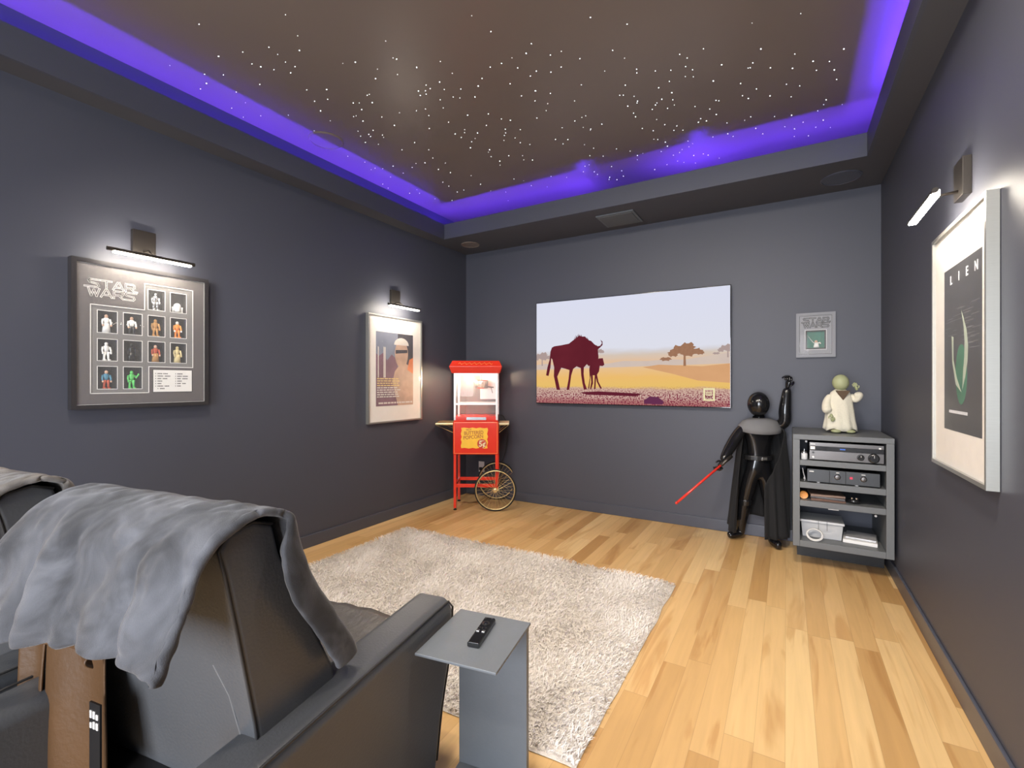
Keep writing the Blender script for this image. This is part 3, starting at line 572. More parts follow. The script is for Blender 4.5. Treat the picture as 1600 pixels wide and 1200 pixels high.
# ------------------------------------------------------------------ television
def screen_material():
    m = bpy.data.materials.new('lit_screen'); m.use_nodes = True; nt = m.node_tree; nt.nodes.clear(); L = nt.links.new
    out = nt.nodes.new('ShaderNodeOutputMaterial'); em = nt.nodes.new('ShaderNodeEmission'); L(em.outputs[0], out.inputs[0])
    tc = nt.nodes.new('ShaderNodeTexCoord'); sp = nt.nodes.new('ShaderNodeSeparateXYZ'); L(tc.outputs['Object'], sp.inputs[0])
    n = nt.nodes.new('ShaderNodeTexNoise'); n.inputs['Scale'].default_value = 5; n.inputs['Detail'].default_value = 4
    mp = nt.nodes.new('ShaderNodeMapping'); mp.inputs['Scale'].default_value = (1, 1, 4); L(tc.outputs['Object'], mp.inputs[0]); L(mp.outputs[0], n.inputs['Vector'])
    ma = nt.nodes.new('ShaderNodeMath'); ma.operation = 'MULTIPLY_ADD'; L(n.outputs[0], ma.inputs[0]); ma.inputs[1].default_value = 0.05; L(sp.outputs[2], ma.inputs[2])
    mr = nt.nodes.new('ShaderNodeMapRange'); mr.inputs['From Min'].default_value = -0.53; mr.inputs['From Max'].default_value = 0.56; L(ma.outputs[0], mr.inputs[0])
    cr = nt.nodes.new('ShaderNodeValToRGB'); e = cr.color_ramp
    st = [(0.0, (0.36, 0.10, 0.10)), (0.05, (0.45, 0.20, 0.18)), (0.10, (0.62, 0.42, 0.36)), (0.165, (0.62, 0.42, 0.33)), (0.185, (0.80, 0.52, 0.15)), (0.27, (0.83, 0.50, 0.16)), (0.34, (0.80, 0.52, 0.26)), (0.42, (0.74, 0.52, 0.36)),
          (0.465, (0.66, 0.55, 0.46)), (0.50, (0.66, 0.63, 0.65)), (0.53, (0.72, 0.73, 0.82)), (1.0, (0.70, 0.72, 0.86))]
    e.elements[0].position = 0; e.elements[0].color = st[0][1] + (1,); e.elements[1].position = 1; e.elements[1].color = st[-1][1] + (1,)
    for p, c in st[1:-1]:
        q = e.elements.new(p); q.color = c + (1,)
    L(mr.outputs[0], cr.inputs[0])
    # speckled grass along the bottom of the picture
    g = nt.nodes.new('ShaderNodeTexNoise'); g.inputs['Scale'].default_value = 75; g.inputs['Detail'].default_value = 3; L(tc.outputs['Object'], g.inputs['Vector'])
    gr = nt.nodes.new('ShaderNodeMapRange'); gr.inputs['From Min'].default_value = 0.49; gr.inputs['From Max'].default_value = 0.55; L(g.outputs[0], gr.inputs[0])
    lo = nt.nodes.new('ShaderNodeMapRange'); lo.inputs['From Min'].default_value = -0.34; lo.inputs['From Max'].default_value = -0.43; L(sp.outputs[2], lo.inputs[0])
    mu = nt.nodes.new('ShaderNodeMath'); mu.operation = 'MULTIPLY'; L(gr.outputs[0], mu.inputs[0]); L(lo.outputs[0], mu.inputs[1])
    mx = nt.nodes.new('ShaderNodeMix'); mx.data_type = 'RGBA'; L(mu.outputs[0], mx.inputs[0]); L(cr.outputs[0], mx.inputs[6]); mx.inputs[7].default_value = (0.22, 0.03, 0.06, 1)
    L(mx.outputs[2], em.inputs[0]); em.inputs[1].default_value = 1.0
    return m
def flat_emit(name, c, c2=None, scale=8):
    m = bpy.data.materials.new(name); m.use_nodes = True; nt = m.node_tree; nt.nodes.clear(); L = nt.links.new
    out = nt.nodes.new('ShaderNodeOutputMaterial'); em = nt.nodes.new('ShaderNodeEmission'); L(em.outputs[0], out.inputs[0])
    n = nt.nodes.new('ShaderNodeTexNoise'); n.inputs['Scale'].default_value = scale; tc = nt.nodes.new('ShaderNodeTexCoord'); L(tc.outputs['Object'], n.inputs['Vector'])
    mx = nt.nodes.new('ShaderNodeMix'); mx.data_type = 'RGBA'; L(n.outputs[0], mx.inputs[0]); mx.inputs[6].default_value = c + (1,); mx.inputs[7].default_value = (c2 or c) + (1,)
    L(mx.outputs[2], em.inputs[0]); return m
TW, TH = 1.883, 1.065
tv = thing('television', 'large wall-mounted flat television showing a wildebeest and calf on a savanna', 'television', (-1.352, YF - 0.002, 1.612))
MB().box(-TW / 2, TW / 2, -0.052, -0.022, -TH / 2, TH / 2).build('casing', M['blackgloss'], tv, bevel=0.003)
MB().box(-0.3, 0.3, -0.022, 0, -0.2, 0.2).build('wall_bracket', M['black'], tv)
sc = MB(); SW, SH = TW / 2 - 0.006, TH / 2 - 0.008
sc.box(-SW, SW, -0.0535, -0.052, -SH, SH, 0)
# shapes of the picture: traced in screen fractions (u 0..1 from left, v 0..1 from top)
def sp_(u, v): return (-SW + 2 * SW * u, SH - 2 * SH * v)
def pic(poly, mi, lv): sc.prism([sp_(min(max(p[0], 0), 1), p[1]) for p in poly], -0.0535 - 0.0002 * lv, -0.0535 - 0.0002 * (lv - 1), 'y', mi)
hills = [(0, 0.62), (0.06, 0.61), (0.12, 0.63), (0.42, 0.62), (0.5, 0.60), (0.62, 0.605), (0.72, 0.595), (0.8, 0.60), (0.9, 0.575), (1, 0.55), (1, 0.64), (0, 0.67)]
pic(hills, 1, 1)
pic([(0.60, 0.66), (0.68, 0.64), (0.78, 0.65), (0.88, 0.66), (1, 0.64), (1, 0.80), (0.86, 0.78), (0.74, 0.72)], 2, 2)
# acacia trees
def acacia(cx, cy, s, mi):
    pic([(cx - 0.004 * s, cy + 0.10 * s), (cx + 0.006 * s, cy + 0.10 * s), (cx + 0.004 * s, cy + 0.02 * s), (cx - 0.003 * s, cy + 0.02 * s)], mi, 3)
    for dx, dy, rx, ry in ((-0.042, 0.012, 0.020, 0.016), (-0.018, -0.012, 0.028, 0.022), (0.012, -0.028, 0.026, 0.022), (0.040, 0.002, 0.026, 0.015), (0.012, 0.010, 0.026, 0.018), (0.058, 0.012, 0.014, 0.009), (-0.07, 0.05, 0.022, 0.009)):
        pic([(cx + dx * s + rx * s * math.cos(a) * (1 + 0.22 * math.sin(7 * a + dx * 90)), cy + dy * s + 1.4 * ry * s * math.sin(a) * (1 + 0.3 * math.cos(6 * a))) for a in [2 * math.pi * k / 18 for k in range(18)]], mi, 4)
acacia(0.80, 0.53, 1.25, 3); acacia(0.035, 0.545, 0.85, 4); acacia(0.335, 0.50, 0.9, 4); acacia(0.99, 0.52, 0.7, 4)
# adult wildebeest silhouette
X = lambda x: (x - 90) / 1435.0
def cv(pts): return [(X(x), (y - (200 - 130 * (x - 90) / 1435.0)) / (745 + 165 * (x - 90) / 1435.0)) for x, y in pts]
body = [(250, 520), (310, 512), (375, 500), (410, 475), (440, 458), (460, 440), (485, 446), (510, 445), (530, 470), (560, 480), (585, 505), (610, 520), (632, 515), (645, 495), (632, 470), (650, 485), (650, 510),
        (630, 530), (612, 545), (618, 600), (615, 650), (600, 690), (570, 685), (552, 660), (540, 672), (525, 655), (500, 680), (498, 730), (508, 800), (525, 845), (500, 850), (488, 800), (478, 740), (474, 685), (440, 672),
        (412, 690), (395, 740), (378, 850), (355, 850), (372, 770), (380, 700), (345, 690), (310, 682), (290, 720), (275, 750), (288, 800), (300, 850), (270, 850), (258, 800), (245, 745), (248, 680), (232, 620), (222, 610),
        (215, 680), (198, 745), (176, 740), (188, 680), (208, 620), (215, 560), (228, 530)]
pic(cv(body), 5, 5)
for k in range(16):
    mx_ = 425 + k * 7.5; my_ = 468 - 24 * math.sin(math.pi * min(1, k / 11)); pic(cv([(mx_ - 6, my_ + 14), (mx_ + 6, my_ + 14), (mx_ - 7, my_ - 12 - 5 * (k % 3))]), 5, 5)
calf = [(548, 660), (600, 640), (620, 612), (652, 610), (664, 660), (650, 670), (628, 668), (622, 710), (606, 735), (618, 790), (645, 840), (632, 842), (605, 790), (598, 760), (594, 845), (582, 845), (588, 740), (572, 740),
        (574, 800), (560, 845), (550, 843), (560, 790), (556, 740), (543, 842), (534, 840), (548, 760), (544, 700)]
pic(cv(calf), 5, 6)
pic(cv([(470, 868), (620, 862), (780, 870), (950, 880), (900, 900), (700, 892), (520, 886)]), 6, 3)
pic(cv([(960, 930), (1000, 900), (1060, 905), (1100, 940), (1090, 962), (960, 955)]), 7, 4)
# yellow-white rectangular channel mark with two small rows of marks inside
def rectring(x0, y0, x1, y1, t, mi, lv):
    for a in ([(x0, y0), (x1, y0), (x1, y0 + t * 1.7), (x0, y0 + t * 1.7)], [(x0, y1 - t * 1.7), (x1, y1 - t * 1.7), (x1, y1), (x0, y1)], [(x0, y0), (x0 + t, y0), (x0 + t, y1), (x0, y1)], [(x1 - t, y0), (x1, y0), (x1, y1), (x1 - t, y1)]): pic(a, mi, lv)
rectring(0.885, 0.845, 0.935, 0.950, 0.0075, 8, 6)
for i in range(3):
    for j in range(4): pic([(0.898 + j * 0.0065, 0.925 - i * 0.018), (0.902 + j * 0.0065, 0.925 - i * 0.018), (0.902 + j * 0.0065, 0.913 - i * 0.018), (0.898 + j * 0.0065, 0.913 - i * 0.018)], 6 if i == 0 else 8, 6)
sc.build('screen', [screen_material(), flat_emit('screen_hills', (0.58, 0.48, 0.44), (0.68, 0.55, 0.46)), flat_emit('screen_bush', (0.62, 0.33, 0.16), (0.72, 0.40, 0.20)), flat_emit('screen_tree', (0.30, 0.15, 0.09), (0.38, 0.20, 0.12), 40),
                    flat_emit('screen_far_tree', (0.42, 0.32, 0.30)), flat_emit('screen_animal', (0.085, 0.01, 0.018), (0.17, 0.022, 0.035), 4), flat_emit('screen_shade', (0.12, 0.015, 0.03)), flat_emit('screen_mound', (0.13, 0.03, 0.08)), flat_emit('screen_mark', (0.85, 0.78, 0.45))], tv)

# ------------------------------------------------------------------ shag rug
rug = thing('area_rug', 'thick off-white shag rug lying on the plank floor before the recliners', 'rug', (-1.74, 2.27, 0))
RX0, RX1, RY0, RY1 = -1.16, 1.13, -0.82, 0.83
M['rug'] = mat('rug_backing', (0.62, 0.57, 0.51), 0.95, bump=0.8, bscale=90)
M['pile'] = mat('ivory_wool_pile', (0.76, 0.72, 0.68), 0.9, var=0.10, scale=14, sheen=0.2)
g = MB(); nx, ny = 60, 44
for j in range(ny + 1):
    for i in range(nx + 1):
        x = RX0 + (RX1 - RX0) * i / nx; y = RY0 + (RY1 - RY0) * j / ny
        if i in (0, nx): x += 0.012 * noise.noise(Vector((y * 5, i, 0)))
        if j in (0, ny): y += 0.012 * noise.noise(Vector((x * 5, j, 3)))
        edge = i in (0, nx) or j in (0, ny)
        g.v.append((x, y, 0.003 if edge else 0.016 + 0.004 * noise.noise(Vector((x * 7, y * 7, 0)))))
for j in range(ny):
    for i in range(nx):
        a = j * (nx + 1) + i; g.f.append([a, a + 1, a + nx + 2, a + nx + 1]); g.m.append(0)
rug_base = g.build('rug_backing', M['rug'], rug, smooth=True)
tuft = MB(); rt_ = random.Random(11)
def blade(x, y, h, dx, dy, w, a):
    cx, cy = math.cos(a) * w, math.sin(a) * w; k = len(tuft.v)
    tuft.v += [(x - cx, y - cy, 0.012), (x + cx, y + cy, 0.012), (x + dx * 0.45 + cx, y + dy * 0.45 + cy, 0.012 + h * 0.75), (x + dx * 0.45 - cx, y + dy * 0.45 - cy, 0.012 + h * 0.75), (x + dx + cx * 0.6, y + dy + cy * 0.6, 0.012 + h), (x + dx - cx * 0.6, y + dy - cy * 0.6, 0.012 + h)]
    tuft.f += [[k, k + 1, k + 2, k + 3], [k + 3, k + 2, k + 4, k + 5]]; tuft.m += [0, 0]
for k in range(52000):
    x = rt_.uniform(RX0 + 0.004, RX1 - 0.004); y = rt_.uniform(RY0 + 0.004, RY1 - 0.004)
    fl = noise.noise(Vector((x * 3, y * 3, 5))) * 3 + rt_.uniform(-1.3, 1.3); ln = rt_.uniform(0.008, 0.028)
    blade(x, y, rt_.uniform(0.012, 0.024), math.cos(fl) * ln, math.sin(fl) * ln, rt_.uniform(0.0012, 0.0024), rt_.uniform(0, 3.14))
me = bpy.data.meshes.new('pile'); me.from_pydata(tuft.v, [], tuft.f); me.materials.append(M['pile'])
o = bpy.data.objects.new('pile', me); COL.objects.link(o); o.parent = rug; o['kind'] = 'stuff'

# ------------------------------------------------------------------ recliners (local frame turned 9 degrees; x to the right, y forward)
ROT = R(9)
def rowpt(x, y, z=0): return (x * math.cos(ROT) - y * math.sin(ROT), x * math.sin(ROT) + y * math.cos(ROT), z)
CX, CY = -1.13, 0.95      # recliner root in row coordinates
def make_recliner(label):
    t = thing('recliner', label, 'armchair', rowpt(CX, CY), ROT)
    ox, oy = -CX, -CY
    def yz(p): return [(a + oy, b) for a, b in p]
    armp = yz([(0.36, 0.05), (0.40, 0.50), (0.47, 0.565), (1.38, 0.575), (1.415, 0.54), (1.40, 0.40), (1.34, 0.235), (1.30, 0.05)])
    for (a, b, s) in ((-0.905, -0.765, 1), (-1.55, -1.41, -1)):
        arm = MB().prism(armp, a + ox, b + ox, 'x').build('armrest', M['leather'], t, bevel=0.032, segs=5, ang=50)
        xe = (b if s > 0 else a) + ox - s * 0.006
        xi = (a if s > 0 else b) + ox + s * 0.012
        pts = [(xe, y, z + 0.001) for y, z in yz([(0.372, 0.20), (0.398, 0.47), (0.475, 0.556)] + [(0.6 + 0.1 * k, 0.5635 + 0.0004 * k) for k in range(8)] + [(1.375, 0.566), (1.405, 0.535), (1.392, 0.40), (1.334, 0.24), (1.30, 0.09)])]
        MB().tube(pts, 0.0035, 6).build('piping', M['seam'], arm, smooth=True)
    # seat cushion with crown
    s = MB(); n1, n2 = 16, 18; x0, x1, y0, y1 = -1.41 + ox, -0.905 + ox, 0.72 + oy, 1.47 + oy
    for k in range(2):
        for j in range(n2 + 1):
            for i in range(n1 + 1):
                u, v = i / n1, j / n2; x = x0 + (x1 - x0) * u; y = y0 + (y1 - y0) * v
                e = min(u, 1 - u, v, 1 - v); c = min(1, e / 0.09); c = math.sqrt(max(0, 1 - (1 - c) ** 2))
                z = (0.33 + 0.12 * c + 0.012 * math.sin(u * math.pi) + 0.010 * noise.noise(Vector((x * 14, y * 5, 1)))) if k == 0 else 0.20
                s.v.append((x, y, z))
    nn = (n1 + 1) * (n2 + 1)
    for k in range(2):
        for j in range(n2):
            for i in range(n1):
                a = k * nn + j * (n1 + 1) + i; s.f.append([a, a + 1, a + n1 + 2, a + n1 + 1]); s.m.append(0)
    per = [i for i in range(n1 + 1)] + [j * (n1 + 1) + n1 for j in range(1, n2 + 1)] + [n2 * (n1 + 1) + i for i in range(n1 - 1, -1, -1)] + [j * (n1 + 1) for j in range(n2 - 1, 0, -1)]
    for a, b in zip(per, per[1:] + per[:1]): s.f.append([a, b, b + nn, a + nn]); s.m.append(0)
    s.build('seat_cushion', M['seatleather'], t, smooth=True)
    MB().box(-1.405 + ox, -0.91 + ox, 1.30 + oy, 1.43 + oy, 0.07, 0.30).build('footrest', M['leather'], t, bevel=0.02, segs=3)
    MB().box(-1.40 + ox, -0.915 + ox, 0.70 + oy, 1.29 + oy, 0.03, 0.20).build('base', M['black'], t, bevel=0.01)
    # backrest
    prof = yz([(0.735, 0.30), (0.694, 0.60), (0.655, 0.80), (0.628, 0.93), (0.614, 0.98), (0.634, 1.008), (0.69, 1.018), (0.738, 1.000), (0.755, 0.93), (0.785, 0.87), (0.825, 0.78), (0.87, 0.69), (0.915, 0.60), (0.945, 0.45), (0.94, 0.30)])
    bk = MB().prism(prof, -1.44 + ox, -0.835 + ox, 'x').build('backrest', M['leather'], t, bevel=0.012, segs=3, ang=50)
    pp = [(-0.838 + ox, y, z) for y, z in yz([(0.715, 0.45), (0.694, 0.60), (0.655, 0.80), (0.628, 0.93), (0.615, 0.98), (0.635, 1.006), (0.69, 1.016), (0.736, 1.000)])]
    MB().tube(pp, 0.0032, 6).build('side_piping', M['seam'], bk, smooth=True)
    MB().tube([(-0.93 + ox, 0.672 + oy, 0.715), (-0.90 + ox, 0.685 + oy, 0.65), (-0.885 + ox, 0.70 + oy, 0.56), (-0.88 + ox, 0.72 + oy, 0.42)], 0.0016, 6).build('rear_seam', M['matgrey'], bk)
    # loose brown backing panels on the lower rear
    def flap(xa, xb, ya, z0, z1, sag, nm, ph):
        f = MB(); N1, N2 = 14, 16
        for j in range(N2 + 1):
            for i in range(N1 + 1):
                u, v = i / N1, j / N2; x = xa + (xb - xa) * u; z = z0 + (z1 - z0) * v - sag * u * v
                y = ya - 0.016 * math.sin(u * 5 + ph + v) - 0.018 * math.sin(v * 2.5 + ph) - 0.012 * noise.noise(Vector((x * 8, z * 5, ph)))
                f.v.append((x + ox, y + oy, z))
        for j in range(N2):
            for i in range(N1):
                a = j * (N1 + 1) + i; f.f.append([a, a + 1, a + N1 + 2, a + N1 + 1]); f.m.append(0)
        return f.build(nm, M['brownleather'], t, smooth=True, solid=0.006, subsurf=1)
    flap(-1.445, -1.235, 0.655, 0.06, 0.74, 0.0, 'rear_flap', 0.4)
    flap(-1.575, -1.445, 0.628, 0.06, 0.82, 0.03, 'rear_flap', 2.0)
    f3 = flap(-1.455, -1.23, 0.622, 0.70, 0.80, 0.13, 'rear_flap', 1.0)
    MB().box(-1.55 + ox, -0.90 + ox, 0.68 + oy, 0.72 + oy, 0.03, 0.40).build('rear_frame', M['black'], t)
    tg = MB(); tg.box(-1.238 + ox, -1.200 + ox, 0.612 + oy, 0.616 + oy, 0.42, 0.60, 0)
    r5 = random.Random(2)
    for i in range(2):
        z = 0.575 - 0.022 * i
        for k in range(3): tg.box(-1.234 + ox + k * 0.011, -1.227 + ox + k * 0.011, 0.6105 + oy, 0.612 + oy, z - 0.008, z + r5.uniform(0.003, 0.008), 1)
    tg.build('care_tag', [M['black'], M['white']], t)
    return t
rec1 = make_recliner('nearest grey leather recliner, right armrest and seat in view, beside the small side table')
rec2 = copy_tree(rec1); rec2['label'] = 'farther grey recliner at the left edge, only its draped back in view'
rec2.location = rowpt(CX - 0.86, CY + 0.02)
for o in (rec1, rec2): o['group'] = 'recliners in a row'

# ------------------------------------------------------------------ throw blankets
def blanket_mat(name, c):
    m = mat(name, c, 0.9, sheen=0.30, bump=0.22, bscale=450, var=0.0)
    nt = m.node_tree; b = nt.nodes['Principled BSDF']; b.inputs['Sheen Roughness'].default_value = 0.35
    # brushed pile: soft lighter and darker patches that belong to the plush
    n = nt.nodes.new('ShaderNodeTexNoise'); n.inputs['Scale'].default_value = 7; n.inputs['Detail'].default_value = 6; n.inputs['Distortion'].default_value = 1.0
    tc = nt.nodes.new('ShaderNodeTexCoord'); nt.links.new(tc.outputs['Object'], n.inputs['Vector'])
    cr = nt.nodes.new('ShaderNodeValToRGB'); cr.color_ramp.elements[0].position = 0.38; cr.color_ramp.elements[1].position = 0.68
    cr.color_ramp.elements[0].color = tuple(x * 0.55 for x in c) + (1,); cr.color_ramp.elements[1].color = tuple(x * 1.75 for x in c) + (1,)
    nt.links.new(n.outputs[0], cr.inputs[0]); nt.links.new(cr.outputs[0], b.inputs['Base Color'])
    return m
def catmull(P, t):
    n = len(P) - 1; s = min(max(t, 0), 0.99999) * n; i = int(s); f_ = s - i
    p0, p1, p2, p3 = P[max(i - 1, 0)], P[i], P[min(i + 1, n)], P[min(i + 2, n)]
    return [0.5 * ((2 * b) + (-a + c) * f_ + (2 * a - 5 * b + 4 * c - d) * f_ ** 2 + (-a + 3 * b - 3 * c + d) * f_ ** 3) for a, b, c, d in zip(p0, p1, p2, p3)]
def make_blanket(name, label, m, loc, seed, hem=1.0):
    t = MB(); NU, NV = 90, 110; xl, xr = -1.57, -0.812
    for j in range(NV + 1):
        v = j / NV
        for i in range(NU + 1):
            u = i / NU; UF = 0.90
            # hem heights across the back
            hz = 0.755 + 0.060 * u - 0.012 * math.sin(u * 7.0 + seed)
            fz = 0.615 + 0.03 * (1 - u)
            P = [(0.530, hz), (0.542, hz + 0.06), (0.566, 0.925), (0.584, 0.980), (0.626, 1.022), (0.69, 1.036), (0.748, 1.014), (0.766, 0.955), (0.792, 0.885), (0.842, 0.80), (0.908, 0.70), (0.955, fz)]
            y, z = catmull(P, v)
            # right edge sweeps in on the rear, out over the top, tail narrows in front
            xe = catmull([(xr - 0.034,), (xr - 0.034,), (xr - 0.024,), (xr - 0.006,), (xr + 0.004,), (xr + 0.0,), (xr - 0.002,)], v)[0]
            x = xl + (xe - xl) * min(u, UF) / UF
            rear = max(0, 1 - v / 0.33)
            fold = 0.030 * math.sin(u * 15 + 2.2 * v * 3 + seed) + 0.016 * math.sin(u * 33 - v * 5 + seed * 2) + 0.03 * noise.noise(Vector((u * 3.2 + seed, v * 2.4, 0)))
            fold *= (0.25 + 1.0 * rear)
            fine = 0.010 * noise.noise(Vector((u * 13, v * 11, seed))) + 0.006 * noise.noise(Vector((u * 30, v * 26, seed)))
            d = fold * (0.75 if u < 0.7 else 0.75 - 0.9 * (min(u, 0.9) - 0.7) * 2) + fine
            if v < 0.40: y -= abs(d) * 0.9 + d * 0.3 + 0.004
            elif v < 0.52: z += abs(fine) + 0.006 * rear; 
            else: y += abs(d) * 0.7 + 0.006
            # left end slides off the corner of the back
            if u < 0.20:
                k = (0.20 - u) / 0.20; z -= 0.17 * k ** 1.5 * (1 if 0.2 < v < 0.7 else 0.4)
            # the last tenth folds round the side of the backrest
            if u > UF:
                k = (u - UF) / (1 - UF)
                x = xe + 0.010 * math.sin(k * 2.4)
                if v > 0.5:
                    s_ = min(1, (v - 0.5) / 0.30); y -= k * (0.030 + 0.050 * s_) * min(1, (v - 0.5) / 0.14); x += 0.010 * s_
                else: z -= 0.014 * k ** 2 * min(1, (0.5 - v) / 0.14)
            t.v.append((x - CX, y - CY, z))
    for j in range(NV):
        for i in range(NU):
            a = j * (NU + 1) + i; t.f.append([a, a + 1, a + NU + 2, a + NU + 1]); t.m.append(0)
    o = t.build(name, m, None, smooth=True, solid=0.016)
    b = o.modifiers.new('subsurf', 'SUBSURF'); b.levels = 1; b.render_levels = 1
    o.location = loc; o.rotation_euler = (0, 0, ROT)
    tag(o, label, 'blanket', 'plush blankets over the recliner backs')
    return o
make_blanket('throw_blanket', 'grey plush blanket draped over the back of the nearest recliner', blanket_mat('slate_plush', (0.064, 0.067, 0.076)), rowpt(CX, CY), 0.6)
make_blanket('throw_blanket', 'taupe-grey plush blanket over the recliner back at the left edge', blanket_mat('taupe_plush', (0.13, 0.12, 0.11)), rowpt(CX - 0.86, CY + 0.02), 2.9)

# ------------------------------------------------------------------ side table and remote
tb = thing('side_table', 'small grey metal side table with one upright slab beside the recliner arm', 'side table', rowpt(-0.626, 1.29), ROT)
MB().box(-0.128, 0.128, -0.142, 0.142, 0.512, 0.52).build('table_top', M['tablegrey'], tb, bevel=0.002)
MB().box(-0.122, 0.122, 0.118, 0.140, 0.012, 0.512).build('upright_panel', M['tablegrey'], tb, bevel=0.002)
MB().box(-0.122, 0.122, -0.142, 0.142, 0.0, 0.012).build('foot_plate', M['tablegrey'], tb, bevel=0.002)
rp = rowpt(-0.632, 1.318)
rm = thing('remote_control', 'slim black remote control lying on the grey side table', 'remote', (-0.812, 1.196, 0.5202), R(14))
MB().prism([(-0.019, 0.002), (-0.015, 0), (0.015, 0), (0.019, 0.002), (0.019, 0.012), (0.016, 0.016), (-0.016, 0.016), (-0.019, 0.012)], -0.076, 0.076, 'y').build('shell', M['blackgloss'], rm, bevel=0.002)
MB().lathe([(0.013, 0.016), (0.013, 0.0175), (0.009, 0.0175)], (0, 0.036, 0), 24).build('direction_pad', M['black'], rm)
MB().lathe([(0.0065, 0.0175), (0.006, 0.019)], (0, 0.036, 0), 16).build('button', M['blackgloss'], rm)
for x, y in ((-0.010, 0.066), (0.010, 0.066), (-0.010, 0.008), (0.0, 0.008), (0.010, 0.008)):
    MB().lathe([(0.0036, 0.016), (0.0034, 0.0178)], (x, y, 0), 12).build('button', M['black'], rm)
for x in (-0.009, 0.009): MB().box(x - 0.005, x + 0.005, -0.016, -0.006, 0.016, 0.0185).build('button', M['chrome'], rm, bevel=0.001)

# ------------------------------------------------------------------ popcorn cart (local X to the right in its front, Y to its rear)
cart = thing('popcorn_cart', 'red popcorn cart with glass kettle cabinet and two spoked wheels in the corner', 'popcorn machine', (-2.922, 3.792, 0), R(30.49))
W, D = 0.45, 0.38
for (x, y, z0) in ((0.012, 0.014, 0), (0.012, D - 0.014, 0), (W - 0.012, 0.014, 0.20), (W - 0.012, D - 0.014, 0.20)):
    lg = MB().box(x - 0.014, x + 0.014, y - 0.014, y + 0.014, z0 + (0.02 if z0 == 0 else 0), 0.57).build('leg', M['red'], cart, bevel=0.002)
    if z0 == 0: MB().lathe([(0.017, 0), (0.017, 0.008), (0.007, 0.011), (0.007, 0.022)], (x, y, 0), 16).build('foot', M['rubber'], lg)
for y in (0.014, D - 0.014): MB().box(0.026, W - 0.026, y - 0.010, y + 0.010, 0.23, 0.265).build('stretcher', M['red'], cart, bevel=0.002)
for x in (0.012, W - 0.012): MB().box(x - 0.010, x + 0.010, 0.028, D - 0.028, 0.235, 0.262).build('stretcher', M['red'], cart, bevel=0.002)
MB().box(-0.008, W + 0.008, -0.008, D + 0.008, 0.565, 0.905).build('cabinet', M['red'], cart, bevel=0.012, segs=3)
pe = MB(); q = [(0.006, 0.578), (W - 0.006, 0.578), (W - 0.006, 0.892), (0.006, 0.892)]
pe.stroke(q + q[:1], 0.004, -0.0085); pe.build('gold_outline', mat('orange_pinstripe', (0.85, 0.25, 0.06), 0.4), cart)
sg = MB(); sx0, sx1, sz0, sz1 = 0.078, 0.345, 0.632, 0.838
pts = []
for k in range(48):
    a = 2 * math.pi * k / 48; c, s_ = math.cos(a), math.sin(a); rr_ = 1 / max(abs(c), abs(s_)); sc_ = 1 + 0.035 * math.sin(k * 2 * math.pi / 48 * 12)
    pts.append(((sx0 + sx1) / 2 + (sx1 - sx0) / 2 * c * rr_ * sc_, (sz0 + sz1) / 2 + (sz1 - sz0) / 2 * s_ * rr_ * sc_))
sg.prism(pts, -0.0105, -0.008, 'y', 0)
sg.lathe([(0.048, -0.0112), (0.048, -0.0105)], (0.288, 0, 0.678), 24, 'y', 1)
sgo = sg.build('sign_panel', [mat('yellow_sign_enamel', (0.85, 0.50, 0.04), 0.35, var=0.15, scale=12), mat('brick_red_print', (0.50, 0.05, 0.02), 0.4)], cart)
br = mat('brown_sign_print', (0.40, 0.12, 0.02), 0.4)
text('sign_text', 'HOT', 0.026, br, sgo, (0.155, -0.0106, 0.818), offset=0.0006)
text('sign_text', 'BUTTERED', 0.050, br, sgo, (0.205, -0.0106, 0.787), (R(90), R(-3), 0), offset=0.001, sx=0.82)
text('sign_text', 'POPCORN', 0.050, br, sgo, (0.200, -0.0106, 0.744), (R(90), R(-5), 0), offset=0.001, sx=0.86)
text('sign_text', 'ONLY', 0.018, M['cream'], sgo, (0.288, -0.0114, 0.708), offset=0.0004)
text('sign_text', '5\u00a2', 0.075, M['cream'], sgo, (0.290, -0.0114, 0.672), offset=0.0015)
# glass kettle cabinet
zb, zt = 0.905, 1.40
MB().box(0.0, W, 0, D, zb, 0.955).build('kettle_tray', M['red'], cart, bevel=0.004)
MB().box(0.13, 0.33, -0.004, 0.0, 0.918, 0.947).build('warning_label', M['chrome'], cart)
for x in (0.0, W - 0.022):
    for y in (0.0, D - 0.022): MB().box(x, x + 0.022, y, y + 0.022, zb + 0.01, zt).build('corner_post', M['alu'], cart, bevel=0.002)
for y in (0.0, D - 0.012):
    MB().box(0.022, W - 0.022, y, y + 0.012, 1.072, 1.088).build('cross_bar', M['alu'], cart)
    MB().box(0.022, W - 0.022, y, y + 0.012, zt - 0.02, zt).build('cross_bar', M['alu'], cart)
MB().box(0.024, W - 0.024, 0.003, 0.006, 1.09, zt - 0.02).build('front_glass', M['glass'], cart)
for x in (0.004, W - 0.008): MB().box(x, x + 0.004, 0.024, D - 0.024, 0.957, zt).build('side_glass', M['glass'], cart)
MB().box(0.024, W - 0.024, D - 0.010, D - 0.006, 0.957, zt - 0.02).build('back_glass', M['glass'], cart)
MB().box(W * 0.55, W - 0.03, D - 0.05, D - 0.03, 1.12, zt - 0.01).build('reflector_panel', M['alu'], cart)
kt = MB().lathe([(0.055, 1.235), (0.072, 1.24), (0.075, 1.315), (0.070, 1.325), (0.01, 1.33)], (0.27, 0.19, 0), 28).build('kettle', M['chrome'], cart, smooth=True)
MB().tube([(0.27, 0.19, 1.33), (0.27, 0.19, 1.40)], 0.008, 8).build('stirrer', M['chrome'], kt)
MB().tube([(0.34, 0.17, 1.255), (0.40, 0.12, 1.25)], 0.007, 8).build('handle', M['black'], kt)
